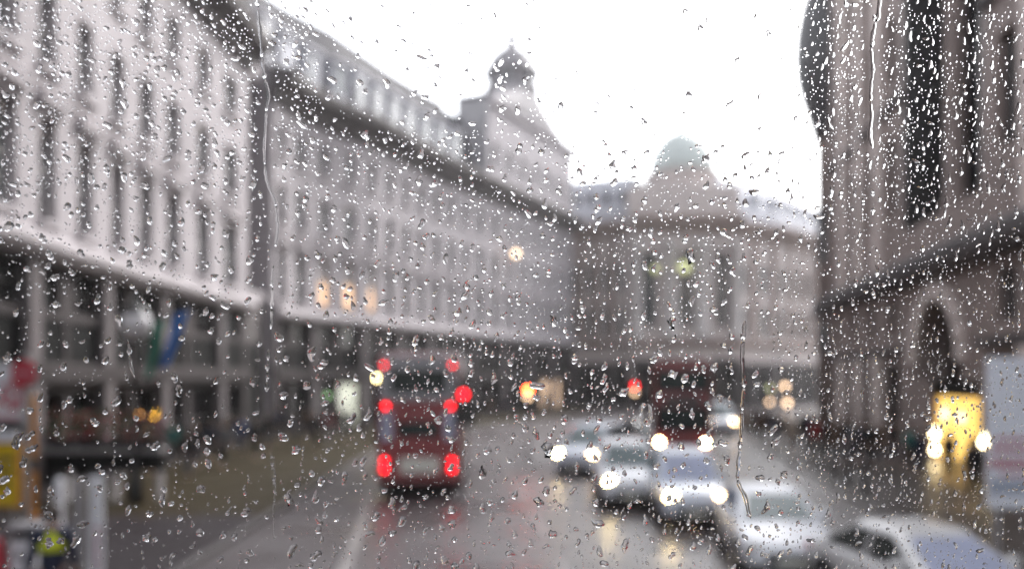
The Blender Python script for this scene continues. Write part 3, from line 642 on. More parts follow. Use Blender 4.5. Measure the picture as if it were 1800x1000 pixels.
def make_car(name, label, cat, loc, rz, paint, kind='saloon', ws='glass_ws', lamps=('headlamp_off', 'headlamp_off'), side='glass_car', roofsign=False, sc=1.0):
    c = CARS[kind]; root = empty(name, label, cat, loc, rz); root.scale = (sc, sc, sc)
    b = MB(); rings = []
    for y, z0, z1, hw in c['st']:
        zm = z0 + (z1 - z0) * .55
        half = [(0, z0), (hw * .82, z0), (hw * .97, z0 + .07), (hw, zm), (hw * .97, z1 - .09), (hw * .86, z1 - .01), (0, z1 + .025)]
        rings.append([(x, y, z) for x, z in half] + [(-x, y, z) for x, z in half[-2:0:-1]])
    b.loft(rings)
    subsurf(b.build('body', M[paint], root, smooth=True), 2)
    yb0, yb1, yt0, yt1, hb, ht, zb, zt = c['gh']
    b = MB(); b.loft([ring8(yb0, yb1, hb, zb - .08), ring8(yb0 + .02, yb1 - .02, hb, zb), ring8(yt0, yt1, ht, zt - .07), ring8(yt0 + .12, yt1 - .1, ht - .07, zt - .01), ring8(yt0 + .4, yt1 - .35, ht - .3, zt + .015)])
    bevel(b.build('cabin', M[paint], root, smooth=False), .03, 3)
    def lerp(a, b_, t): return a + (b_ - a) * t
    def pt(t, s, fr):       # on the front/rear slope
        y = lerp(yb0 + .02, yt0, t) if fr else lerp(yb1 - .02, yt1, t)
        return (s * (lerp(hb, ht, t) - .15), y, lerp(zb, zt - .07, t))
    for fr, nm, g in ((True, 'windscreen', ws), (False, 'rear_window', side)):
        q = [pt(.05, -1, fr), pt(.05, 1, fr), pt(.93, 1, fr), pt(.93, -1, fr)]
        off = -.035 if fr else .035
        b = MB(); b.loft([[(x, y - off * .4, z) for x, y, z in q], [(x, y + off * .5, z + .012) for x, y, z in q]]); b.build(nm, M[g], root)
    for s in (-1, 1):
        def ps(t, f): 
            y0 = lerp(yb0 + .02, yt0, t) + .16; y1 = lerp(yb1 - .02, yt1, t) - .16
            return (s * lerp(hb, ht, t), lerp(y0, y1, f), lerp(zb, zt - .07, t))
        for f0, f1 in ((.02, .47), (.52, .98)):
            q = [ps(.08, f0), ps(.08, f1), ps(.92, f1), ps(.92, f0)]
            b = MB(); b.loft([[(x - s * .03, y, z) for x, y, z in q], [(x + s * .012, y, z) for x, y, z in q]]); b.build('side_window', M[side], root)
        hwf = c['st'][1][3]; zf = c['st'][1][2]
        b = MB(); yf = c['st'][1][0]
        b.lathe([(.02, -.06), (.10, -.05), (.135, 0), (.135, .12)], (s * (hwf - .17), yf + .04, zf - .10), 16, 'y')
        b.build('headlight', M[lamps[0 if s < 0 else 1]], root, smooth=True)
        b = MB(); b.box(s * (hwf - .28), s * (hwf - .02), c['st'][-2][0] - .02, c['st'][-2][0] + .07, .72, .86); bevel(b.build('tail_light', M['sign_red'], root), .02)
        b = MB(); xm = s * (hb + .10); b.loft([ring8(yb0 + .38, yb0 + .52, .10, zb + .0, .04), ring8(yb0 + .36, yb0 + .54, .12, zb + .08, .04), ring8(yb0 + .4, yb0 + .52, .09, zb + .16, .04)])
        b.v = [(x + xm, y, z) for x, y, z in b.v]; b.build('wing_mirror', M[paint], root)
        for y in c['wy']: wheel(root, s * (c['st'][4][3] - .10), y, c['r'])
        for y in c['wy']:
            b = MB(); b.lathe([(.05, -.005), (c['r'] + .07, -.005), (c['r'] + .07, .012), (.05, .012)], (s * (c['st'][4][3] - .005), y, c['r'] + .02), 20, 'x'); b.build('wheel_arch', M['trim'], root)
    st = c['st'][0]
    b = MB(); b.box(-.45, .45, st[0] - .015, st[0] + .1, .40, .56); bevel(b.build('grille', M['trim'], root), .02)
    b = MB(); b.box(-.8, .8, st[0] + .0, st[0] + .2, .22, .37); bevel(b.build('bumper', M['trim'], root), .04)
    b = MB(); b.box(-.26, .26, st[0] - .03, st[0] - .018, .36, .47); b.build('number_plate', M['plate'], root)
    if roofsign:
        b = MB(); b.loft([ring8(yt0 + .42, yt0 + .6, .28, zt - .02, .04), ring8(yt0 + .44, yt0 + .58, .24, zt + .14, .04)]); b.build('roof_sign', M['lamp_amber'] if roofsign == 'lit' else M['white_paint'], root)
    return root

def bus_section(hw, z0, z1, y, rc=.28, rb=.08):
    pts = []
    for cx, cz, a0, r in ((hw - rb, z0 + rb, -90, rb), (hw - rc, z1 - rc, 0, rc), (-hw + rc, z1 - rc, 90, rc), (-hw + rb, z0 + rb, 180, rb)):
        for k in range(5):
            a = R(a0 + 90 * k / 4); pts.append((cx + r * math.cos(a), y, cz + r * math.sin(a)))
    return pts
def make_bus(label, loc, rz, paint, top='silver', rear_lit=True, front_lit=False):
    root = empty('double_decker_bus', label, 'bus', loc, rz)
    Lh, hw, H = 5.3, 1.26, 4.38
    b = MB(); b.loft([bus_section(hw - .14, .5, H - .14, -Lh), bus_section(hw - .02, .42, H - .02, -Lh + .16), bus_section(hw, .40, H, -Lh + .4), bus_section(hw, .40, H, Lh - .3), bus_section(hw - .02, .42, H - .02, Lh - .1), bus_section(hw - .10, .5, H - .10, Lh)])
    b.build('body', M[paint], root, smooth=False)
    b = MB(); b.loft([bus_section(hw - .12, 2.96, H, -Lh + .02), bus_section(hw + .004, 2.94, H + .01, -Lh + .4), bus_section(hw + .004, 2.94, H + .01, Lh - .3), bus_section(hw - .08, 2.96, H - .08, Lh + .008)]); b.build('upper_deck', M[top if top != 'silver' else 'silver'], root)
    b = MB(); b.box(-hw + .08, hw - .08, -Lh + .3, Lh - .2, .26, .402); b.build('underframe', M['rubber'], root)
    for s in (-1, 1):
        for z0, z1 in ((1.35, 2.15), (2.95, 3.75)):
            for k in range(6):
                y0 = -Lh + .7 + k * 1.55
                if s < 0 and z0 < 2 and k == 0: continue
                b = MB(); b.box(s * (hw - .02), s * (hw + .016), y0, y0 + 1.42, z0, z1); bevel(b.build('side_window', M['glass_car'], root), .012)
        if s < 0:
            b = MB(); b.box(s * (hw - .02), s * (hw + .012), -Lh + .6, -Lh + 1.75, .45, 2.25); b.build('door', M['glass_car'], root)
        for y in (-Lh + 2.3, Lh - 2.4): wheel(root, s * (hw - .16), y, .48, .3)
    # rear
    b = MB(); b.box(-hw + .12, hw - .12, Lh - .02, Lh + .02, 2.93, 4.06); bevel(b.build('upper_rear_panel', M[top], root), .015)
    b = MB(); b.box(-hw + .42, hw - .42, Lh + .021, Lh + .04, 3.2, 3.86); bevel(b.build('upper_rear_window', M['glass_car'], root), .01)
    b = MB(); b.box(-hw + .62, hw - .62, Lh, Lh + .025, 1.85, 2.3); bevel(b.build('lower_rear_window', M['glass_car'], root), .01)
    for s in (-1, 1):
        b = MB(); b.box(s * (hw - .47), s * (hw - .14), Lh, Lh + .02, 1.75, 2.62); b.build('rear_corner_panel', M['glass_blue'], root)
    b = MB(); b.box(-.62, .56, Lh, Lh + .03, .76, 1.22); bevel(b.build('rear_grille', M['plate'], root), .01)
    b = MB(); b.box(-hw + .1, hw - .1, Lh - .05, Lh + .06, .46, .68); bevel(b.build('rear_bumper', M['red_dark'], root), .03)
    b = MB(); b.box(-.28, .28, Lh + .031, Lh + .04, .92, 1.05); b.build('number_plate', M['plate'], root)
    for s in (-1, 1):
        for z, rr, mt in ((.88, .075, 'lamp_red'), (1.13, .07, 'lamp_red'), (2.78, .065, 'lamp_red'), (4.02, .045, 'lamp_red_dim')):
            b = MB(); xx = hw - .24 if z < 2 else (hw - .28 if z < 3 else hw - .23)
            b.lathe([(rr, -.02), (rr, .035), (rr * .7, .06), (.01, .065)], (s * xx, Lh + .0, z), 16, 'y'); b.build('rear_lamp', M[mt if rear_lit else 'sign_red'], root)
    # front
    b = MB(); b.box(-hw + .16, hw - .16, -Lh - .02, -Lh + .02, 1.35, 2.35); bevel(b.build('windscreen', M['glass_car'], root), .012)
    b = MB(); b.box(-hw + .16, hw - .16, -Lh - .03, -Lh + .05, 3.05, 3.9); bevel(b.build('upper_windscreen', M['glass_car'], root), .012)
    b = MB(); b.box(-.75, .75, -Lh - .022, -Lh + .02, 2.45, 2.8); b.build('destination_blind', M['trim'], root)
    b = MB(); b.box(-.28, .28, -Lh - .03, -Lh, .6, .72); b.build('number_plate', M['plate'], root)
    for s in (-1, 1):
        b = MB(); b.lathe([(.01, -.07), (.1, -.06), (.12, 0), (.12, .05)], (s * (hw - .30), -Lh + .0, .84), 16, 'y'); b.build('headlight', M['headlamp'] if front_lit else M['headlamp_off'], root)
        b = MB(); b.tube([(s * (hw - .1), -Lh + .1, 2.5), (s * (hw + .2), -Lh - .15, 2.45), (s * (hw + .22), -Lh - .16, 2.2)], .025, 8); b.box(s * (hw + .22) - .1, s * (hw + .22) + .1, -Lh - .2, -Lh - .12, 1.9, 2.2); b.build('wing_mirror', M['trim'], root)
    return root

# rear of the bus ahead: its rear face stands at depth 25.8 so its centre is 5.3 m further on
make_bus('red double-decker bus seen from behind, tail lamps lit, with pale grey upper rear panel', (px(736, 25.8) - .15, 25.8 + 5.3, 0), PI + R(1.5), 'red')
make_bus('dark red double-decker bus far off behind the white cars, facing this way', (px(1196, 36.5) + 1.05, 41.7, 0), R(-10.5), 'red_dark', top='red_dark', rear_lit=False, front_lit=True)
# queue of oncoming traffic (image column, depth)
make_car('white_car', 'white cab with one bright and one dim headlamp, left of the bluish car', 'car', (px(1108, 24.4), 25.6, 0), R(-3), 'white', 'cab', lamps=('headlamp', 'headlamp_dim'), ws='glass_ws')
make_car('white_van', 'pale white van turned aslant behind the white cab, one headlamp bright', 'van', (px(1052, 31.5), 33.2, 0), R(-24), 'white_blue', 'van', lamps=('headlamp', 'headlamp_dim'), sc=.93)
make_car('blue_white_car', 'bluish white car with one dazzling headlamp, behind the large white car', 'car', (px(1238, 20.2), 22.6, 0), R(-4), 'white_blue', 'cab', lamps=('headlamp', 'headlamp_dim'), ws='glass_blue')
make_car('large_white_car', 'large white car with pale green windscreen near the bottom of the view, headlamps off', 'car', (px(1388, 16), 17.2, 0), R(-7), 'white', 'saloon', lamps=('headlamp_off', 'headlamp_off'), ws='glass_ws')
make_car('silver_car', 'pale silver car with pale blue windscreen, nearest vehicle at the lower right', 'car', (px(1650, 12.4), 12.7, 0), R(9), 'cream', 'saloon', lamps=('headlamp_off', 'headlamp_off'), ws='glass_blue')
make_car('far_white_van', 'small pale van far back with two warm headlamps, right of the dark red bus', 'van', (px(1272, 52), 54, 0), R(-4), 'white_blue', 'van', lamps=('headlamp_dim', 'headlamp_dim'))
make_car('dark_car', 'dark car with one glaring headlamp, seen over the roof of the white cab', 'car', (px(1136, 42), 43.5, 0), R(28), 'car_dark', 'saloon', lamps=('headlamp_dim', 'headlamp'))

# ------------------------------------------------------------------ street furniture
def signal(label, x, y, state, zlens, amber=False, side_post=0):
    root = empty('traffic_light', label, 'traffic light', (x, y, 0))
    b = MB(); b.lathe([(.11, 0), (.11, .25), (.06, .3), (.057, zlens + .35)], (0, .12, 0), 12); b.build('pole', M['grey_post'], root)
    b = MB(); b.box(-.19, .19, -.12, .12, zlens - .82, zlens + .22); bevel(b.build('signal_head', M['iron'], root), .03)
    b = MB(); b.box(-.30, .30, .121, .135, zlens - .92, zlens + .32); b.build('backboard', M['iron'], root)
    for k, (nm, z) in enumerate((('red', zlens), ('amber', zlens - .3), ('green', zlens - .6))):
        m_ = {'red': M['signal_red'] if state == 'red' else (M['lamp_red'] if state == 'crimson' else M['lens_off']), 'amber': M['lamp_warm'] if amber else M['lens_off'], 'green': M['lamp_green'] if state == 'green' else M['lens_off']}[nm]
        b = MB(); b.lathe([(.11, -.05), (.10, -.07), (.01, -.085)], (0, -.08, z), 16, 'y'); b.build('lens', m_, root)
        b = MB(); rings = []
        for yy in (-.12, -.30):
            rings.append([(r_ * math.cos(R(a)), yy, z + r_ * math.sin(R(a))) for r_ in (.13,) for a in range(-10, 191, 20)] + [(r_ * math.cos(R(a)), yy, z + r_ * math.sin(R(a))) for r_ in (.118,) for a in range(190, -11, -20)])
        b.loft(rings); b.build('visor', M['iron'], root)
    return root
signal('traffic light glowing orange red on a slim pole in mid road, right of the bus', px(928, 37), 37, 'red', pz(685, 37), amber=True)
signal('traffic light glowing crimson just beside the upper right of the red bus', px(815, 25.2), 25.2, 'crimson', pz(693, 25.2))
signal('traffic light showing red above the white van, with an orange lens below', px(1115, 42), 42, 'crimson', pz(678, 42), amber=True)
signal('traffic light showing green on the left pavement, by the archway', px(577, 44), 44, 'green', pz(695, 44) + .6)

def globe_lamp(name, label, x, y, zg, r, m_, post='iron', cap=True, z0=.12):
    root = empty(name, label, 'street lamp', (x, y, z0))
    h = zg - z0 - r
    b = MB(); b.lathe([(.22, 0), (.22, .5), (.16, .62), (.11, .9), (.075, 1.1), (.065, h - .25), (.11, h - .2), (.07, h - .1), (.14, h), (.1, h + .05)], n=16); b.build('post', M[post], root, smooth=True)
    b = MB(); b.lathe([(.02, h), (r * .7, h + .1), (r, h + r), (r * .92, h + r * 1.5), (r * .55, h + r * 1.92), (.02, h + r * 2)], n=20); b.build('globe', M[m_], root, smooth=True)
    if cap:
        b = MB(); b.lathe([(r * .85, h + r * 1.7), (r * .6, h + r * 2.1), (r * .25, h + r * 2.3), (.05, h + r * 2.9), (.01, h + r * 3.1)], n=18); b.build('cap', M['iron'], root)
    return root
dl = 24.0
globe_lamp('street_lamp', 'black street lamp with large unlit opal globe, beside the blue and green flags', px(238, dl), dl, pz(572, dl), .45, 'globe_off')
globe_lamp('street_lamp', 'thin street lamp glowing pale yellow at the upper left of the red bus', px(665, 46), 46, pz(665, 46), .17, 'lamp_yellow', cap=False)
# amber shop lamps and the lamp on the far facade
def wall_lamp(label, x, y, z, r, m_, dirv, name='wall_lamp'):
    root = empty(name, label, 'wall lamp', (x, y, z))
    b = MB(); b.lathe([(.01, -r), (r * .7, -r * .7), (r, 0), (r * .7, r * .7), (.01, r)], n=14); b.build('globe', M[m_], root, smooth=True)
    b = MB(); b.tube([(0, 0, r * .9), (0, 0, r * 1.6), (dirv[0], dirv[1], r * 1.6)], .03, 6); b.lathe([(.12, r * 1.6 - .12), (.12, r * 1.6 + .12)], (dirv[0], dirv[1], 0), 8); b.build('bracket', M['iron'], root)
    return root
q = PA.f(PA.u_at_y(31), .5, 0)
wall_lamp('brighter of two amber lamps under the ledge of the left terrace', px(272, 30.5), 30.5, pz(728, 30.5), .085, 'lamp_amber', (-1.3, 0))
wall_lamp('dim amber lamp under the ledge of the left terrace, left of a brighter one', px(245, 28.8), 28.8, pz(729, 28.8), .06, 'lamp_amber_dim', (-1.2, 0))
wall_lamp('pale orange lamp high on the front of the corner pavilion block', px(907, 80.2), 80.2, pz(446, 80.2), .30, 'lamp_warm', (-.9, .4))
for k, (x_, y_, lab) in enumerate(((1203, 470, 'lime lamp glowing in the middle great window of the domed building'), (1152, 474, 'dimmer lime lamp beside the left great window of the domed building'))):
    wall_lamp(lab, px(x_, 94.2), 94.2, pz(y_, 94.2), .7 if k == 0 else .4, 'lamp_lime', (0, 2.2))
for k, (x_, y_) in enumerate(((1354, 682), (1380, 679), (1384, 708), (1353, 706))):
    wall_lamp(('upper left', 'upper right', 'lower right', 'lower left')[k] + ' of four warm lamps in a cluster by the foot of the domed building', px(x_, 84), 84, pz(y_, 84), (.26, .26, .28, .2)[k], 'lamp_warm' if k else 'lamp_lime', (.6, .6))
b = MB()
# mast carrying the four lamps
mx = px(1366, 84.6); b.lathe([(.16, .12), (.12, 5), (.08, 6)], (mx, 84.6, 0), 10)
tag(b.build('lamp_post', M['grey_post']), 'tall thin grey post holding four warm lamps at the foot of the domed building', 'lamp post')

# flags on the lamp
def flag(label, x0, z0, x1, z1, wd, d, m_, ph):
    root = empty('flag', label, 'flag', (x0, d, z0))
    b = MB(); n, k = 14, 5; rings = []
    for i in range(n + 1):
        t = i / n; cx = (x1 - x0) * t; cz = (z1 - z0) * t
        rg = []
        for j in range(k + 1):
            s = j / k - .5; rg.append((cx + s * wd * (1 - .35 * t), .05 * math.sin(8 * t + ph + 5 * s), cz + s * .12))
        rings.append(rg + [(x, y + .012, z) for x, y, z in rg[::-1]])
    b.loft(rings); b.build('cloth', M[m_], root, smooth=True)
    b = MB(); b.tube([(-.45, 0, .05), (.3, 0, .12)], .02, 8); b.build('flag_pole', M['iron'], root)
    return root
flag('green flag hanging in folds right of the white globe lamp, left of a blue one', px(282, 24), pz(563, 24), px(262, 24), pz(664, 24), .32, 24, 'flag_green', 0)
flag('bright blue flag hanging at a slant to the right of the green flag', px(318, 24), pz(548, 24), px(286, 24), pz(646, 24), .42, 24.1, 'flag_blue', 1.5)

# sign post at the left edge
ds = 19.5
root = empty('sign_post', 'grey post at the far left carrying a round red sign', 'sign post', (px(46, ds), ds, .12))
b = MB(); b.lathe([(.1, 0), (.1, .2), (.06, .22), (.06, 4.1)], n=12); b.build('post', M['grey_post'], root)
b = MB(); b.lathe([(.30, -.1), (.30, -.08), (.01, -.079)], (0, 0, pz(655, ds) - .12), 24, 'y'); b.build('red_disc', M['sign_red'], root)
b = MB(); b.box(-.2, .2, -.106, -.101, pz(655, ds) - .17, pz(655, ds) - .09); b.build('white_bar', M['sign_red_faded'], root)
def board(name, label, cat, x0, x1, q0, q1, d, m_, th=.06, frame=None):
    X0, X1, Z0, Z1 = px(x0, d), px(x1, d), pz(q1, d), pz(q0, d)
    root = empty(name, label, cat, ((X0 + X1) / 2, d, Z0)); w_, h = (X1 - X0) / 2, Z1 - Z0
    b = MB(); b.box(-w_, w_, 0, th, 0, h); bevel(b.build('panel', M[m_], root), .01)
    if frame:
        b = MB(); t = .05
        b.box(-w_ - t, -w_, -.01, th + .01, -t, h + t); b.box(w_, w_ + t, -.01, th + .01, -t, h + t); b.box(-w_, w_, -.008, th + .008, -t, 0); b.box(-w_, w_, -.008, th + .008, h, h + t); b.build('frame', M[frame], root)
    return root, w_, h
rt, w_, h = board('notice_board', 'white notice board with a red swirling emblem at the left edge, above a yellow sign', 'sign', -34, 34, 640, 738, ds, 'white_paint', frame='silver')
b = MB()
cx0, cz0 = .30, h * .45
for (r_, a0, a1, ox, oz) in ((.27, 20, 300, 0, 0), (.15, -120, 190, .03, .02), (.2, 60, 200, -.12, -.2), (.12, 0, 250, .08, -.24)):
    b.tube([(cx0 + ox + r_ * math.cos(R(a0 + (a1 - a0) * i / 12)), -.012, cz0 + oz + r_ * math.sin(R(a0 + (a1 - a0) * i / 12))) for i in range(13)], .035, 8)
b.build('red_emblem', M['sign_red'], rt)
b = MB(); b.box(-w_, w_, -.012, -.002, .02, .1); b.build('red_band', M['sign_red_faded'], rt)
b = MB(); b.box(w_ - .02, px(46, ds) - rt.location.x, .02, .05, h * .5, h * .5 + .05); b.build('bracket', M['grey_post'], rt)
rt, w_, h = board('yellow_sign', 'plain yellow sign at the left edge with dark smudged print, below the white board', 'sign', -40, 30, 781, 888, ds - .4, 'sign_yellow', frame='orange')
b = MB()
for i, (a, c_) in enumerate(((-.1, .42), (.05, .4), (-.3, .3))): b.box(a * w_ * 2, c_ * w_ * 2, -.006, -.002, h * (.72 - .2 * i), h * (.80 - .2 * i))
b.build('dark_print', M['trim'], rt)
b = MB(); b.box(-w_, w_, .0, .06, h + .055, h + .30); b.build('white_header', M['white_paint'], rt)
b = MB(); b.box(-w_ + .1, -w_ + .16, .06, .1, -(rt.location.z - .12), h); b.box(w_ - .16, w_ - .1, .06, .1, -(rt.location.z - .12), h); b.build('leg', M['grey_post'], rt)
root = empty('orange_post', 'slim orange painted post just right of the grey sign post at the left edge', 'post', (px(58, 21.5), 21.5, .12))
b = MB(); b.lathe([(.14, 0), (.14, .1), (.085, .12), (.085, 3.05), (.05, 3.1)], n=12); b.build('shaft', M['orange'], root)
b = MB(); b.lathe([(.09, 1.2), (.09, 1.5)], n=12); b.build('band', M['trim'], root)
# litter bin like box with white lid
db = 15.6
rt, w_, h = board('litter_bin', 'white square bin with dark and red smudged print and a pale lid, bottom left corner', 'bin', 18, 60, 950, 1040, db, 'white_paint', th=.45)
b = MB(); b.box(-w_ - .06, w_ + .06, -.06, .5, h + .16, h + .30); bevel(b.build('lid', M['silver'], rt), .03)
b = MB(); b.box(-w_ + .03, w_ - .03, .02, .42, h, h + .16); b.build('slot', M['trim'], rt)
b = MB(); b.box(-.1, -.02, -.006, -.001, h * .62, h * .8); b.box(.03, .12, -.006, -.001, h * .5, h * .68); b.build('dark_print', M['trim'], rt)
b = MB(); b.box(-w_ + .01, w_ - .01, -.006, -.001, h * .28, h * .38); b.build('red_print', M['sign_red'], rt)
b = MB(); b.box(-w_ - .01, w_ + .01, -.01, .46, -(rt.location.z - .12), .0); b.build('base', M['trim'], rt)
root = empty('red_barrier', 'bright red plastic barrier cut off by the bottom left corner', 'barrier', (px(-20, 15.4), 15.4, .12))
b = MB(); b.loft([ring8(-.25, .25, .28, 0, .05), ring8(-.2, .2, .24, .35, .05), ring8(-.1, .1, .24, .5, .03), ring8(-.07, .07, .22, pz(946, 15.4) - .12, .02)]); bevel(b.build('barrier_block', M['sign_red'], root), .02)
b = MB(); b.box(-.2, .2, -.105, -.1, .62, .78); b.build('white_band', M['white_paint'], root)
# upright totems and posts by the kerb
for (cx_, top, d, wpx, m_, lab, red) in ((170, 836, 14.6, 24, 'white_paint', 'tall white upright banner stand with pale red print, by the left kerb', True), (139, 842, 15.6, 20, 'grey_post', 'plain grey flat upright post left of the white banner stand', False), (104, 838, 18.2, 17, 'white_paint', 'short white post with rounded top behind the grey upright', False)):
    X, Z = px(cx_, d), pz(top, d); wd = wpx / FPX * d / 2
    root = empty('banner_stand' if red else 'bollard', lab, 'banner' if red else 'post', (X, d, .12))
    b = MB(); 
    if cx_ == 104: b.lathe([(wd, 0), (wd, Z - .3), (wd * .8, Z - .18), (.02, Z - .12)], n=16)
    else: b.box(-wd, wd, -.03, .03, 0, Z - .12)
    o = b.build('panel' if red else 'shaft', M[m_], root); bevel(o, .012)
    b = MB(); b.lathe([(wd * 1.5, 0), (wd * 1.5, .06), (wd * 1.1, .1)], n=16); b.build('base', M['trim'], root)
    if red:
        b = MB()
        for i in range(7): b.box(-wd * .2, wd * .55, -.036, -.031, .28 + i * .11, .34 + i * .11)
        b.build('red_print', M['sign_red_faded'], root)
# flower troughs on a railing
dfl = 24.6
for i in range(5):
    x0 = px(62, dfl) + i * .82
    root = empty('flower_trough', ('leftmost trough of pink and red flowers on the grey stand, left pavement', 'trough of dark red flowers, second from the left on the grey stand', 'trough of mixed red flowers in the middle of the grey stand', 'trough of red flowers, second from the right on the grey stand', 'rightmost trough of deep red and pink flowers on the grey stand')[i], 'flower trough', (x0, dfl, 1.62))
    b = MB(); b.loft([ring8(-.16, .16, .34, 0, .03), ring8(-.2, .2, .39, .26, .03)]); b.build('trough', M['iron'], root)
    b = MB(); f1 = MB(); f2 = MB()
    for k in range(170):
        p = Vector((random.uniform(-.42, .42), random.uniform(-.22, .22), .22 + random.random() ** .8 * .85)); s = random.uniform(.05, .10)
        a = Vector((random.uniform(-1, 1), random.uniform(-1, 1), random.uniform(-.5, 1))).normalized(); t = a.orthogonal().normalized() * s; u = a.cross(t).normalized() * s * .6
        tgt = b if random.random() < .62 else (f2 if random.random() < (.45 if i in (0, 4) else .08) else f1)
        if tgt is not b: t *= .7; u *= 1.1
        tgt.add([p - t, p + u, p + t, p - u], [(0, 1, 2, 3)])
    b.build('leaves', M['leaf'], root); f1.build('red_flowers', M['petal_red'], root)
    if f2.v: f2.build('pink_flowers', M['petal_pink'], root)
root = empty('flower_stand', 'long grey metal stand carrying a row of flower troughs on the left pavement', 'stand', (px(62, dfl) - .45, dfl, .12))
b = MB(); b.box(0, 4.2, -.26, .26, 1.36, 1.5); bevel(b.build('shelf', M['grey_post'], root), .02)
b = MB(); b.box(.05, 4.15, -.22, .22, .86, 1.355); b.build('apron', M['fascia'], root)
for x in (.1, 1.4, 2.75, 4.05):
    b = MB(); b.box(x - .05, x + .05, -.2, .2, 0, .86); b.build('leg', M['grey_post'], root)
# pale hoarding on the right pavement
dh = 17.0
X0, X1 = px(1737, dh), px(1737, dh) + 3.2
root = empty('hoarding', 'tall pale blue white hoarding panel with faded red print at the right edge', 'hoarding', (X0, dh, .12)); root.rotation_euler = (0, 0, R(-9))
zt, zb_ = pz(628, dh) - .12, pz(893, dh) - .12
b = MB(); b.box(0, 3.2, 0, .12, zb_, zt); bevel(b.build('panel', M['board'], root), .015)
b = MB(); b.box(.12, .24, .02, .1, 0, zb_); b.box(2.9, 3.02, .02, .1, 0, zb_); b.build('leg', M['grey_post'], root)
b = MB()
for q0, q1, x0, x1 in ((768, 776, .12, 1.9), (784, 795, .05, 2.2), (806, 822, .02, 2.0), (830, 836, .2, 1.6)): b.box(x0, x1, -.006, -.001, pz(q1, dh) - .12, pz(q0, dh) - .12)
b.build('red_print', M['sign_red_faded'], root)
b = MB(); b.box(.02, 2.6, -.006, -.001, pz(868, dh) - .12, pz(842, dh) - .12); b.build('grey_print', M['sign_grey'], root)
# pedestrian rail along the right kerb and bollards left
for k, y in enumerate((26, 28.2, 30.4, 32.6, 34.8)):
    b = MB(); x = 10.75 + (y - 26) * .157; b.lathe([(.12, .12), (.12, .3), (.08, .36), (.075, .95), (.1, 1.0), (.07, 1.1), (.02, 1.14)], (x, y, 0), 12)
    tag(b.build('bollard', M['iron']), ('nearest', 'second nearest', 'middle', 'second farthest', 'farthest')[k] + ' of five black iron bollards along the right kerb', 'bollard', 'bollards along the right kerb')

# ------------------------------------------------------------------ people
def skin_mesh(name, chain, m_, parent, sub=1):
    """chain: list of polylines [(point, radius), ...]; first point of the first is the root; a polyline may start at an index tuple ('j', chain, idx)"""
    verts, radii, edges = [], [], []; idx = []
    for ch in chain:
        ids = []; prev = None
        for it in ch:
            if it[0] == 'j': prev = idx[it[1]][it[2]]; continue
            verts.append(it[0]); radii.append(it[1]); i = len(verts) - 1; ids.append(i)
            if prev is not None: edges.append((prev, i))
            prev = i
        idx.append(ids)
    me = bpy.data.meshes.new(name); me.from_pydata(verts, edges, []); me.materials.append(M[m_])
    o = bpy.data.objects.new(name, me); COL.objects.link(o); o.parent = parent
    sk = o.modifiers.new('skin', 'SKIN'); sk.use_smooth_shade = True
    lay = me.skin_vertices[0].data
    for v, r in zip(lay, radii):
        v.radius = (r, r) if not isinstance(r, tuple) else r
    lay[0].use_root = True
    subsurf(o, sub); return o
def body_chains(stride=.18, arm=.12):
    C = [[((0, 0, .95), .12), ((0, 0, 1.1), .115), ((0, .0, 1.28), .135), ((0, 0, 1.42), .12), ((0, 0, 1.5), .06), ((0, -.01, 1.57), .062), ((0, -.02, 1.64), .088), ((0, -.02, 1.72), .075)]]
    C.append([('j', 0, 6), ((0, -.105, 1.635), .018)])
    for s, ph in ((1, 1), (-1, -1)):
        C.append([('j', 0, 0), ((s * .1, 0, .88), .09), ((s * .1, -stride * ph * .35, .5), .06), ((s * .1, -stride * ph * .35 + .02, .38), .058), ((s * .1, -stride * ph, .1 + (.04 if ph < 0 else 0)), .038), ((s * .11, -stride * ph - .16, .04 + (.02 if ph < 0 else 0)), .036)])
        k = len(C)
        hx, hy, hz = s * .26, arm * ph, .84
        C.append([('j', 0, 3), ((s * .17, 0, 1.42), .062), ((s * .23, arm * ph * .3, 1.14), .042), ((hx, hy - .05, .92), .028), ((hx, hy - .07, hz), (.018, .036))])
        for f, (dy, ln, rr) in enumerate(((-.034, .075, .0085), (-.012, .088, .009), (.011, .082, .0085), (.032, .066, .0075))):
            C.append([('j', k, 3), ((hx - s * .004, hy - .07 + dy, hz - .03), .009), ((hx - s * .012, hy - .07 + dy * 1.1, hz - .03 - ln * .55), rr), ((hx - s * .026, hy - .07 + dy * 1.1, hz - .03 - ln), rr * .85)])
        C.append([('j', k, 3), ((hx - s * .008, hy - .07 - .045, hz + .0), .010), ((hx - s * .02, hy - .07 - .062, hz - .04), .0085)])
    return C
def coat_chains(arm, ln):
    C = [[((0, 0, ln), (.19, .16)), ((0, 0, 1.08), (.165, .135)), ((0, 0, 1.28), (.19, .145)), ((0, 0, 1.42), (.15, .115)), ((0, 0, 1.5), .075)]]
    for s, ph in ((1, 1), (-1, -1)):
        C.append([('j', 0, 3), ((s * .185, 0, 1.42), .085), ((s * .238, arm * ph * .3, 1.14), .065), ((s * .262, arm * ph - .04, .93), .05)])
    return C
def trouser_chains(stride):
    C = [[((0, 0, .98), .14)]]
    for s, ph in ((1, 1), (-1, -1)):
        C.append([('j', 0, 0), ((s * .1, 0, .86), .105), ((s * .1, -stride * ph * .35, .5), .078), ((s * .1, -stride * ph * .35 + .02, .38), .074), ((s * .1, -stride * ph + .01, .13 + (.04 if ph < 0 else 0)), .06)])
    return C
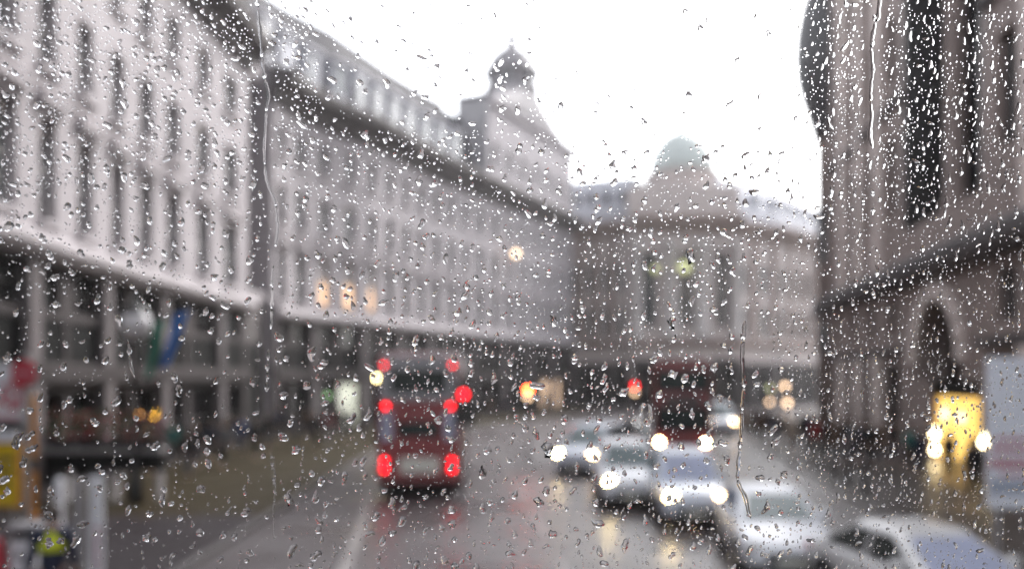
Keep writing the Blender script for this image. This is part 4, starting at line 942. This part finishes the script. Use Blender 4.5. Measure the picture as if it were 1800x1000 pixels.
def person(label, x, y, rz, coat, trous, hair='hair', h=1.0, stride=.18, arm=.12, z=.12, vest=None, group=None, ln=.86):
    root = empty('person', label, 'person', (x, y, z), rz, group); root.scale = (h, h, h)
    skin_mesh('body', body_chains(stride, arm), 'skin', root)
    skin_mesh('coat', coat_chains(arm, ln), coat, root)
    skin_mesh('trousers', trouser_chains(stride), trous, root)
    b = MB(); b.lathe([(.095, 1.60), (.105, 1.67), (.1, 1.74), (.07, 1.79), (.02, 1.815)], (0, .012, 0), 14); b.build('hair', M[hair], root, smooth=True)
    for s in (-1, 1):
        b = MB(); b.lathe([(.002, -.012), (.011, -.008), (.011, .004)], (s * .033, -.098, 1.665), 8, 'y'); b.build('eye', M['trim'], root)
        b = MB(); b.box(s * .11 - .03, s * .11 + .03, -.24 + .0, .06, 0, .03)
    if vest:
        skin_mesh('vest', [[((0, 0, 1.12), (.20, .165)), ((0, 0, 1.28), (.215, .165)), ((0, 0, 1.42), (.17, .135)), ((0, 0, 1.47), (.09, .09))]], vest, root)
    return root
person('worker in a lime yellow vest over navy clothes, with dark hair, bottom left', px(92, 11.6), 11.6, R(200), 'cloth_navy', 'cloth_navy', h=1.02, stride=.05, vest='vest', ln=.8)
PPL = [(238, 30, 'dark red', 'red', 'black', 20), (303, 33, 'teal', 'teal', 'black', 200), (330, 29.5, 'black', 'black', 'grey', 180), (372, 36, 'navy', 'navy', 'black', 0), (424, 39, 'blue', 'blue', 'navy', 190), (448, 36.5, 'black', 'black', 'black', 10), (520, 43, 'grey', 'grey', 'black', 180), (577, 45, 'red', 'red', 'navy', 170), (612, 46, 'navy', 'navy', 'black', 0),
       (1314, 47, 'beige', 'beige', 'black', 0), (1338, 44, 'brown', 'brown', 'black', 180), (1362, 42, 'navy', 'navy', 'grey', 20), (1392, 38, 'beige', 'beige', 'brown', 0), (1434, 37, 'red', 'red', 'black', 10), (1455, 36, 'black', 'black', 'black', 190), (1500, 35, 'grey', 'grey', 'navy', 0), (1530, 33, 'black', 'black', 'black', 180), (1600, 32, 'teal', 'teal', 'black', 200), (1668, 29, 'black', 'black', 'black', 185), (1712, 24, 'brown', 'black', 'black', 180)]
PLACE = ['near the flower stand', 'below the flags', 'below the flags, close to the kerb', 'under the pale terrace', 'by the archway', 'left of the archway', 'right of the archway', 'left of the red bus', 'just beside the red bus', 'right of the dark red bus', 'right of the far pale van', 'behind the large white car', 'in front of the brown building end', 'against the brown building', 'left of the bollards', 'beside the bollards', 'outside the dark shop window', 'left of the golden shop', 'silhouetted against the golden shop', 'walking at the right side of the golden shop']
for (c_, d, nm, coat, tr_, rz), pl in zip(PPL, PLACE):
    zg = .12
    person('pedestrian in a %s coat standing on the pavement %s' % (nm, pl) if 'walking' not in pl else 'pedestrian in dark clothes ' + pl, px(c_, d), d, R(rz), 'cloth_' + coat, 'cloth_' + tr_, h=random.uniform(.93, 1.05), stride=random.uniform(.05, .24), arm=random.uniform(.05, .18), ln=random.choice((.78, .86, .6)))

# a thicker crowd of dark coated walkers under the left shopfronts and along the right pavement
CROWD = [(262, 31, 'black'), (285, 34.5, 'navy'), (345, 33.5, 'black'), (392, 33, 'grey'), (405, 41, 'brown'), (470, 41, 'black'), (488, 46, 'navy'), (540, 47, 'brown'), (556, 42, 'black'), (596, 49, 'black'), (640, 48, 'grey'), (835, 62, 'black'), (862, 66, 'brown'), (890, 70, 'navy'), (925, 76, 'black'), (960, 80, 'grey'),
         (1300, 52, 'black'), (1326, 49, 'navy'), (1350, 47, 'black'), (1376, 45, 'brown'), (1408, 41, 'black'), (1420, 43, 'navy'), (1470, 34.5, 'brown'), (1484, 37, 'black'), (1515, 36, 'navy'), (1548, 34, 'brown'), (1572, 35, 'black'), (1618, 30, 'navy')]
NTH = ['first', 'second', 'third', 'fourth', 'fifth', 'sixth', 'seventh', 'eighth', 'ninth', 'tenth', 'eleventh']
cnt = {}
for c_, d, nm in CROWD:
    side = 'left pavement' if c_ < 660 else ('pavement past the bus' if c_ < 1000 else 'right pavement')
    key = (side, nm); cnt[key] = cnt.get(key, 0) + 1
    person('%s walker in %s from the left in the crowd on the %s' % (NTH[cnt[key] - 1], nm, side), px(c_, d), d, R(random.choice((0, 180)) + random.uniform(-25, 25)), 'cloth_' + nm, random.choice(('cloth_black', 'cloth_navy', 'cloth_grey')), h=random.uniform(.92, 1.06), stride=random.uniform(.08, .26), arm=random.uniform(.05, .18), group='people in the dim crowd', ln=random.choice((.78, .86, .6)))

# ------------------------------------------------------------------ the rain covered bus window
WK, WY, WT = .13, .484, .005                     # slope of the pane, its distance ahead of the eye, its thickness
nrm = math.sqrt(1 + WK * WK)
EU, EN = Vector((1 / nrm, WK / nrm, 0)), Vector((-WK / nrm, 1 / nrm, 0))
PO = Vector((0, WY, CAM_Z))                      # point of the inner face straight ahead
def wpt(u, v, n): return PO + EU * u + Vector((0, 0, v)) + EN * n
def glass_mat():
    m = bpy.data.materials.new('clear_window_glass'); m.use_nodes = True; t = m.node_tree; t.nodes.clear()
    o = t.nodes.new('ShaderNodeOutputMaterial'); mx = t.nodes.new('ShaderNodeMixShader'); tr = t.nodes.new('ShaderNodeBsdfTransparent'); gl = t.nodes.new('ShaderNodeBsdfGlossy')
    fr = t.nodes.new('ShaderNodeFresnel'); fr.inputs['IOR'].default_value = 1.07
    tr.inputs['Color'].default_value = (.985, .985, .985, 1); gl.inputs['Roughness'].default_value = .02
    t.links.new(fr.outputs[0], mx.inputs[0]); t.links.new(tr.outputs[0], mx.inputs[1]); t.links.new(gl.outputs[0], mx.inputs[2]); t.links.new(mx.outputs[0], o.inputs['Surface'])
    return m
def water_mat():
    m = bpy.data.materials.new('rain_water'); m.use_nodes = True; t = m.node_tree; t.nodes.clear()
    o = t.nodes.new('ShaderNodeOutputMaterial'); g = t.nodes.new('ShaderNodeBsdfGlass'); g.inputs['IOR'].default_value = 1.333; g.inputs['Roughness'].default_value = 0.0
    t.links.new(g.outputs[0], o.inputs['Surface']); return m
M['winglass'] = glass_mat(); M['water'] = water_mat()
win = empty('bus_window', 'clear bus front window pane covered in raindrops, the street seen through it', 'window', tuple(PO))
def wbox(mb, u0, u1, v0, v1, n0, n1):
    mb.loft([[wpt(u, v, n) - PO for u, v in ((u0, v0), (u1, v0), (u1, v1), (u0, v1))] for n in (n0, n1)])
UW, V0, V1 = .95, -.5, .5
b = MB(); wbox(b, -UW, UW, V0, V1, 0, WT); b.build('pane', M['winglass'], win)
b = MB(); wbox(b, -UW - .06, -UW, V0 - .06, V1 + .06, -.02, .025); wbox(b, UW, UW + .06, V0 - .06, V1 + .06, -.02, .025); wbox(b, -UW, UW, V0 - .06, V0, -.0195, .0245); wbox(b, -UW, UW, V1, V1 + .06, -.0195, .0245)
b.build('rubber_seal', M['rubber'], win)

ON = WT + .00015                                 # drops sit on the outer face
Yo = WY + ON * nrm
def w_uv(p, q):                                  # image point -> pane coordinates, and metres per image pixel there
    a = (p - 900) / FPX; t = Yo / (1 - WK * a)
    return a * t * nrm, (HORIZ - q) / FPX * t, t / FPX

def drop_mesh(spine, wid, hr, np_=7, hexp=2.0, wref=None):
    """spine: [(u,v)] in metres, wid: half width at each, hr: height / half width at the widest"""
    n = len(spine); wm_ = wref or max(wid); V = []; F = []
    ts = [math.sin(PI / 2 * (2 * j / (np_ - 1) - 1)) for j in range(np_)]
    for i, (u, v) in enumerate(spine):
        a = spine[max(0, i - 1)]; c = spine[min(n - 1, i + 1)]
        du, dv = c[0] - a[0], c[1] - a[1]; l = math.hypot(du, dv) or 1e-9; nu, nv_ = -dv / l, du / l
        h = hr * wm_ * (wid[i] / wm_) ** hexp
        for t in ts: V.append((u + nu * wid[i] * t, v + nv_ * wid[i] * t, h * (1 - t * t)))
    for i in range(n - 1):
        for j in range(np_ - 1): F.append((i * np_ + j, i * np_ + j + 1, (i + 1) * np_ + j + 1, (i + 1) * np_ + j))
    F.append(tuple(range(np_ - 1, -1, -1))); F.append(tuple((n - 1) * np_ + j for j in range(np_)))
    m = len(V)                                   # flat underside on its own vertices, so its normals stay flat
    for i in range(n): V.append(V[i * np_]); V.append(V[i * np_ + np_ - 1])
    for i in range(n - 1): F.append((m + 2 * i, m + 2 * i + 2, m + 2 * i + 3, m + 2 * i + 1))
    return V, F
rng = random.Random(5)
def make_drop(p, q, W, L, ang, small=False, bend=0.0, asym=0.0, hr=None):
    """W, L in image pixels; ang: lean from vertical in degrees (positive: top leans right)"""
    u, v, k = w_uv(p, q); n = 6 if small else 12; np_ = 5 if small else 9
    hw, hl = W * k / 2, L * k / 2; hr = hr or rng.uniform(.5, 1.0)
    ca, sa = math.cos(R(ang)), math.sin(R(ang)); sp = []; wd = []
    f1, f2 = rng.uniform(0, 6.28), rng.uniform(0, 6.28); am = 0 if small else rng.uniform(.05, .38); fq = rng.uniform(3.2, 7.5)
    for i in range(n):
        s = math.sin(PI / 2 * (2 * i / (n - 1) - 1)) * .999         # -1 bottom .. 1 top
        off = max(-.4, min(.4, bend)) * min(1, max(0, (L / W - 1) * .8)) * (s * s - .4) * hl + (0 if small else .16 * hw * math.sin(3.1 * s + f2))
        x, y = off, s * hl
        sp.append((u + x * ca + y * sa, v - x * sa + y * ca))
        wd.append(max(hw * .02, hw * math.sqrt(1 - s * s) * (1 - asym * s) * (1 + (am * math.sin(fq * s + f1) if am else 0))))
    return drop_mesh(sp, wd, hr, np_, 2.0)

def lean(p, q):
    if p < 700 and q < 480: base, sd = -28 * (1 - p / 1100), 20
    elif p > 1380: base, sd = 9, 12
    else: base, sd = 8, 24
    return rng.gauss(base, sd)
def vnoise(x, y):
    def h(i, j): return ((math.sin(i * 127.1 + j * 311.7) * 43758.5453) % 1.0)
    i, j = math.floor(x), math.floor(y); fx, fy = x - i, y - j; fx, fy = fx * fx * (3 - 2 * fx), fy * fy * (3 - 2 * fy)
    return (h(i, j) * (1 - fx) + h(i + 1, j) * fx) * (1 - fy) + (h(i, j + 1) * (1 - fx) + h(i + 1, j + 1) * fx) * fy
def density(p, q):
    if p > 1390: d = 4.2 if q < 420 else 3.6
    elif p > 1000: d = 2.9 if q > 240 else .4
    elif p > 560: d = 2.4 if q > 230 else .7
    else: d = 4.6 if q < 330 else (1.5 if q < 560 else .75)
    return d * (.30 + 1.4 * vnoise(p / 48, q / 62))
X0, X1, Y0, Y1 = -330, 2130, -230, 1230
grid = {}; CELL = 24.0
def free(p, q, r):
    ci, cj = int(p // CELL), int(q // CELL)
    for i in (-2, -1, 0, 1, 2):
        for j in (-2, -1, 0, 1, 2):
            for (a, b_, r2) in grid.get((ci + i, cj + j), ()):
                if (a - p) ** 2 + (b_ - q) ** 2 < (r + r2) ** 2: return False
    return True
def put(p, q, r): grid.setdefault((int(p // CELL), int(q // CELL)), []).append((p, q, r))
DROPS = []           # (size, p, q, W, L, ang, bend, asym, hr)
STREAMS = [
    ('thin wavering rain streak running down the left part of the window over the pale terrace', [(452, -60), (455, 0), (457, 40), (461, 75), (463, 110), (468, 140), (475, 165), (471, 190), (468, 230), (466, 270), (469, 310), (474, 328), (487, 356), (491, 400), (486, 440), (481, 480), (480, 560), (474, 620), (470, 700), (479, 800), (487, 870)], 5.5, .07),
    ('dark edged rain streak at the upper right in front of the brown building', [(1550, -60), (1548, 0), (1546, 25), (1537, 52), (1533, 90), (1536, 130), (1531, 165), (1534, 200), (1530, 240), (1536, 262)], 7.5, .16),
    ('kinked rain streak left of the large white car, ending in a hooked drop', [(1312, 560), (1306, 620), (1310, 680), (1306, 720), (1305, 760), (1301, 800), (1298, 842), (1303, 858), (1311, 868), (1316, 890), (1322, 912)], 8.5, .3),
    ('short twisting rain streak beside the post of the globe street lamp', [(226, 596), (229, 612), (230, 630), (233, 648), (240, 664)], 6, .45),
    ('faint thin rain streak over the left kerb and wet road', [(484, 800), (487, 850), (483, 900), (486, 960), (482, 1040)], 3.5, .12),
]
for lab, pts, wp, hr in STREAMS:
    for a, b_ in zip(pts[:-1], pts[1:]):
        for i in range(4): put(a[0] + (b_[0] - a[0]) * i / 4, a[1] + (b_[1] - a[1]) * i / 4, wp * 1.5)
KEY = [(1243, 279, 13, 21, 35), (808, 548, 14, 15, 0), (1216, 452, 24, 13, 80), (491, 592, 15, 17, -10), (367, 772, 14, 15, 10), (355, 935, 13, 15, 0), (523, 790, 15, 15, 0), (500, 768, 18, 14, 0), (510, 879, 19, 13, 75), (435, 899, 14, 18, 8), (17, 398, 17, 18, 0), (569, 640, 16, 17, 0), (541, 677, 14, 16, 20), (1257, 545, 15, 17, 0), (975, 562, 20, 12, 70),
       (860, 790, 14, 16, 0), (850, 828, 20, 12, 70), (949, 881, 19, 13, 65), (796, 895, 13, 14, 0), (965, 793, 28, 11, 85), (1183, 570, 22, 10, 88), (317, 688, 20, 11, 80), (1268, 700, 12, 16, 10), (215, 440, 14, 14, 0), (120, 363, 13, 14, 0), (441, 457, 15, 12, 60), (259, 327, 12, 13, 0), (645, 240, 18, 12, 70), (1185, 658, 17, 14, 0), (1205, 665, 14, 17, 0)]
for p, q, W, L, a in KEY:
    DROPS.append((W * L, p, q, W, L, a, rng.uniform(-.35, .35), rng.uniform(-.1, .3), .62)); put(p, q, max(W, L) * .5)
area = (X1 - X0) * (Y1 - Y0) / 1000
tries = int(area * 34)
for _ in range(tries):
    p, q = rng.uniform(X0, X1), rng.uniform(Y0, Y1)
    if rng.random() * 4.2 > density(p, q) * .62: continue
    r_ = rng.random()
    if p > 1390: W = 1.5 + 6.6 * r_ ** 3.0; asp = rng.uniform(1.2, 3.4) if q < 480 else rng.uniform(1.0, 2.6)
    elif p < 620 and q < 480: W = 1.9 + 9.5 * r_ ** 3.0; asp = rng.uniform(1.0, 2.1)
    elif q > 620: W = 1.7 + 12 * r_ ** 3.4; asp = rng.uniform(1.0, 2.4)
    else: W = 1.6 + 9.5 * r_ ** 3.2; asp = rng.uniform(1.0, 2.2)
    if W < 3.2: asp = min(asp, 1.6)
    L = W * asp
    if not free(p, q, (W + L) * .27 + .5): continue
    put(p, q, (W + L) * .27)
    ang = lean(p, q); 
    if rng.random() < .10: ang += 75
    DROPS.append((W * L, p, q, W, L, ang, rng.gauss(0, .4) if asp > 1.3 else 0, rng.uniform(-.15, .45), None))
# broken trails: lines of tiny beads left by drops that ran down
for _ in range(230):
    p, q = rng.uniform(X0, X1), rng.uniform(Y0, Y1); n = rng.randint(4, 11); a = lean(p, q) * .5
    for i in range(n):
        q += rng.uniform(5, 15); p += -math.tan(R(a)) * 9 * .5 + rng.gauss(0, 1.0); W = rng.uniform(1.6, 4.2); L = W * rng.uniform(1, 2.6)
        if free(p, q, (W + L) * .26): put(p, q, (W + L) * .26); DROPS.append((W * L, p, q, W, L, a + rng.gauss(0, 8), 0, .2, None))
# feather shaped smear of fine water streaks above the white cab
SME = MB()
def to_world(V): return [wpt(u, v, ON + h) for u, v, h in V]
inview = [d for d in DROPS if -5 < d[1] < 1805 and -5 < d[2] < 1005]
inview.sort(reverse=True); big = inview[:300]; bigset = set(id(d) for d in big)
spray = MB()
for d in DROPS:
    if id(d) in bigset: continue
    if d[2] < 250 and 560 < d[1] < 1390 and d[8] is None: d = d[:8] + (.38,)
    V, F = make_drop(*d[1:6], small=d[3] < 6, bend=d[6], asym=d[7], hr=d[8]); spray.add(to_world(V), F)
o = spray.build('fine_raindrops', M['water'], smooth=True)
tag(o, 'countless fine raindrops and beads scattered all over the bus window', 'raindrops', kind='stuff')
# smear
for i in range(15):
    t = i / 14
    for s in (-1, 1):
        V, F = make_drop(1137 + s * (3 + 5 * math.sin(PI * (.25 + .65 * t))), 712 + 36 * t, 1.8, 11, -s * 52, True); SME.add(to_world(V), F)
tag(SME.build('water_smear', M['water'], smooth=True), 'feather shaped smear of fine water streaks on the window just above the white cab', 'water smear')
for lab, pts, wp, hr in STREAMS:
    sp = []; P_ = []
    for a, b_ in zip(pts[:-1], pts[1:]):
        m = max(2, int(math.hypot(b_[0] - a[0], b_[1] - a[1]) / 6))
        for i in range(m): P_.append((a[0] + (b_[0] - a[0]) * i / m, a[1] + (b_[1] - a[1]) * i / m))
    P_.append(pts[-1])
    for _ in range(2): P_ = [P_[0]] + [tuple((P_[i - 1][c] + 2 * P_[i][c] + P_[i + 1][c]) / 4 for c in (0, 1)) for i in range(1, len(P_) - 1)] + [P_[-1]]
    wd = []
    for i, (x, y) in enumerate(P_):
        u, v, k = w_uv(x + rng.gauss(0, .35), y); sp.append((u, v)); t = i / (len(P_) - 1)
        wv = wp * k / 2 * ((.55 + .75 * vnoise(i * .42, wp)) + .45 * max(0, t - .88) / .12)
        wd.append(wv * min(1, (len(P_) - 1 - i + .15) / 2.2, (i + .3) / 2))
    mb = MB()
    # the film breaks into pieces and beads where the run has drained
    cuts = [0]; i = 0
    while i < len(sp) - 1:
        i += rng.randint(5, 15) if P_[i][1] < 500 or wp > 7 else rng.randint(3, 7)
        cuts.append(min(i, len(sp) - 1))
    for j, (a, b_) in enumerate(zip(cuts[:-1], cuts[1:])):
        if b_ - a < 2: continue
        if rng.random() < (.12 if P_[a][1] < 420 or wp > 7 else .45) and b_ < len(sp) - 1: continue
        s2, w2 = sp[a:b_ + 1], [x * rng.uniform(.75, 1.15) for x in wd[a:b_ + 1]]
        w2[0] *= .35; w2[-1] *= .5
        if len(w2) > 3: w2[-2] *= 1.35
        V, F = drop_mesh(s2, w2, hr, 7, 1.2); mb.add(to_world(V), F)
        x, y = P_[b_ - 1]
        if rng.random() < .5:
            V, F = make_drop(x + rng.gauss(0, wp * .5), y, wp * rng.uniform(.4, .9), wp * rng.uniform(.6, 1.6), rng.gauss(0, 15)); mb.add(to_world([(p, q, h + .0002) for p, q, h in V]), F)
    tag(mb.build('rain_streak', M['water'], smooth=True), lab, 'rain streak')
# the 300 largest drops, one object each, labelled by what lies behind them
ZONES = [(0, 330, 0, 200, 'the upper windows of the left terrace'), (330, 640, 0, 200, 'the dark cornice and roof of the left terrace'), (0, 330, 200, 420, 'the middle windows of the left terrace'), (330, 640, 200, 420, 'the wall between the two pale terraces'), (0, 330, 420, 560, 'the long ledge of the left terrace'), (330, 660, 420, 600, 'the warm lit windows'),
         (640, 830, 0, 160, 'the white sky left of the turret'), (830, 1000, 0, 200, 'the domed turret'), (1000, 1400, 0, 230, 'the white sky'), (640, 830, 160, 400, 'the slate roof of the curved terrace'), (830, 1010, 200, 420, 'the pavilion block under the turret'), (640, 830, 400, 600, 'the front of the curved terrace'), (830, 1010, 420, 620, 'the lower pavilion block'),
         (1010, 1400, 230, 340, 'the green dome'), (1010, 1220, 340, 480, 'the left half of the domed building'), (1220, 1440, 340, 480, 'the right half of the domed building'), (1010, 1220, 480, 640, 'the great windows of the domed building'), (1220, 1440, 480, 640, 'the far shops on the right'),
         (1400, 1590, 0, 200, 'the bulbous corner roof'), (1590, 1800, 0, 200, 'the tall dark recess'), (1400, 1590, 200, 420, 'the end windows of the brown building'), (1590, 1800, 200, 420, 'the brown building above its ledge'), (1440, 1800, 420, 640, 'the archway of the brown building'),
         (0, 200, 560, 780, 'the signs at the left edge'), (200, 420, 560, 780, 'the flags and lamp post'), (420, 650, 600, 780, 'the dark archway'), (0, 220, 780, 1000, 'the posts at the lower left'), (220, 420, 780, 1000, 'the left pavement'), (420, 650, 780, 1000, 'the left kerb'),
         (650, 830, 600, 740, 'the top of the red bus'), (650, 830, 740, 880, 'the lower part of the red bus'), (650, 830, 880, 1000, 'the wet road behind the red bus'), (830, 1000, 620, 780, 'the orange traffic light'), (830, 1000, 780, 1000, 'the empty wet road'), (1000, 1200, 640, 760, 'the pale van'), (1000, 1180, 760, 900, 'the white cab'), (1000, 1230, 900, 1000, 'the headlamp glare on the road'),
         (1180, 1300, 640, 900, 'the bluish white car'), (1230, 1500, 840, 1000, 'the large white car'), (1300, 1480, 640, 840, 'the far crowd on the right'), (1480, 1620, 640, 900, 'the dark shopfront'), (1620, 1740, 640, 930, 'the golden shop'), (1740, 1800, 600, 920, 'the pale hoarding'), (1500, 1800, 880, 1000, 'the silver car')]
def zone(p, q):
    best = None
    for x0, x1, y0, y1, nm in ZONES:
        if x0 <= p < x1 and y0 <= q < y1: return (x0, x1, y0, y1, nm)
        dd = max(x0 - p, p - x1, 0) + max(y0 - q, q - y1, 0)
        if best is None or dd < best[0]: best = (dd, (x0, x1, y0, y1, nm))
    return best[1]
buckets = {}
for d in big:
    buckets.setdefault(zone(d[1], d[2])[4], []).append(d)
ORD = ['topmost', 'second from top', 'third from top', 'fourth from top', 'fifth from top', 'sixth from top', 'seventh from top', 'eighth from top', 'ninth from top', 'tenth from top']
def ordinal(i, n):
    if n == 1: return 'only'
    if i == n - 1: return 'lowest'
    if i == n - 2 and n > 3: return 'second lowest'
    if i == n - 3 and n > 6: return 'third lowest'
    if i == n - 4 and n > 9: return 'fourth lowest'
    if i < len(ORD): return ORD[i]
    return 'middle'
for nm, ds_ in buckets.items():
    ds_.sort(key=lambda d: d[2])
    kinds = {}
    for d in ds_:
        asp = max(d[3], d[4]) / min(d[3], d[4]); a = (d[5] + 90) % 180 - 90
        kd = 'round' if asp < 1.35 else ('upright long' if abs(a) < 14 else ('flat wide' if abs(a) > 60 else ('right leaning' if a > 0 else 'left leaning')))
        kinds.setdefault(kd, []).append(d)
    for kd, lst in kinds.items():
        for i, d in enumerate(lst):
            u, v, k = w_uv(d[1], d[2]); org = wpt(u, v, ON)
            V, F = make_drop(*d[1:6], small=False, bend=d[6], asym=d[7], hr=d[8])
            mb = MB(); mb.add([p - org for p in to_world(V)], F)
            o = mb.build('raindrop', M['water'], smooth=True, loc=tuple(org))
            art = ordinal(i, len(lst))
            tag(o, ('large %s raindrop over %s' % (kd, nm)) if art == 'only' else '%s large %s raindrop over %s' % (art, kd, nm), 'raindrop', 'raindrops on the bus window')
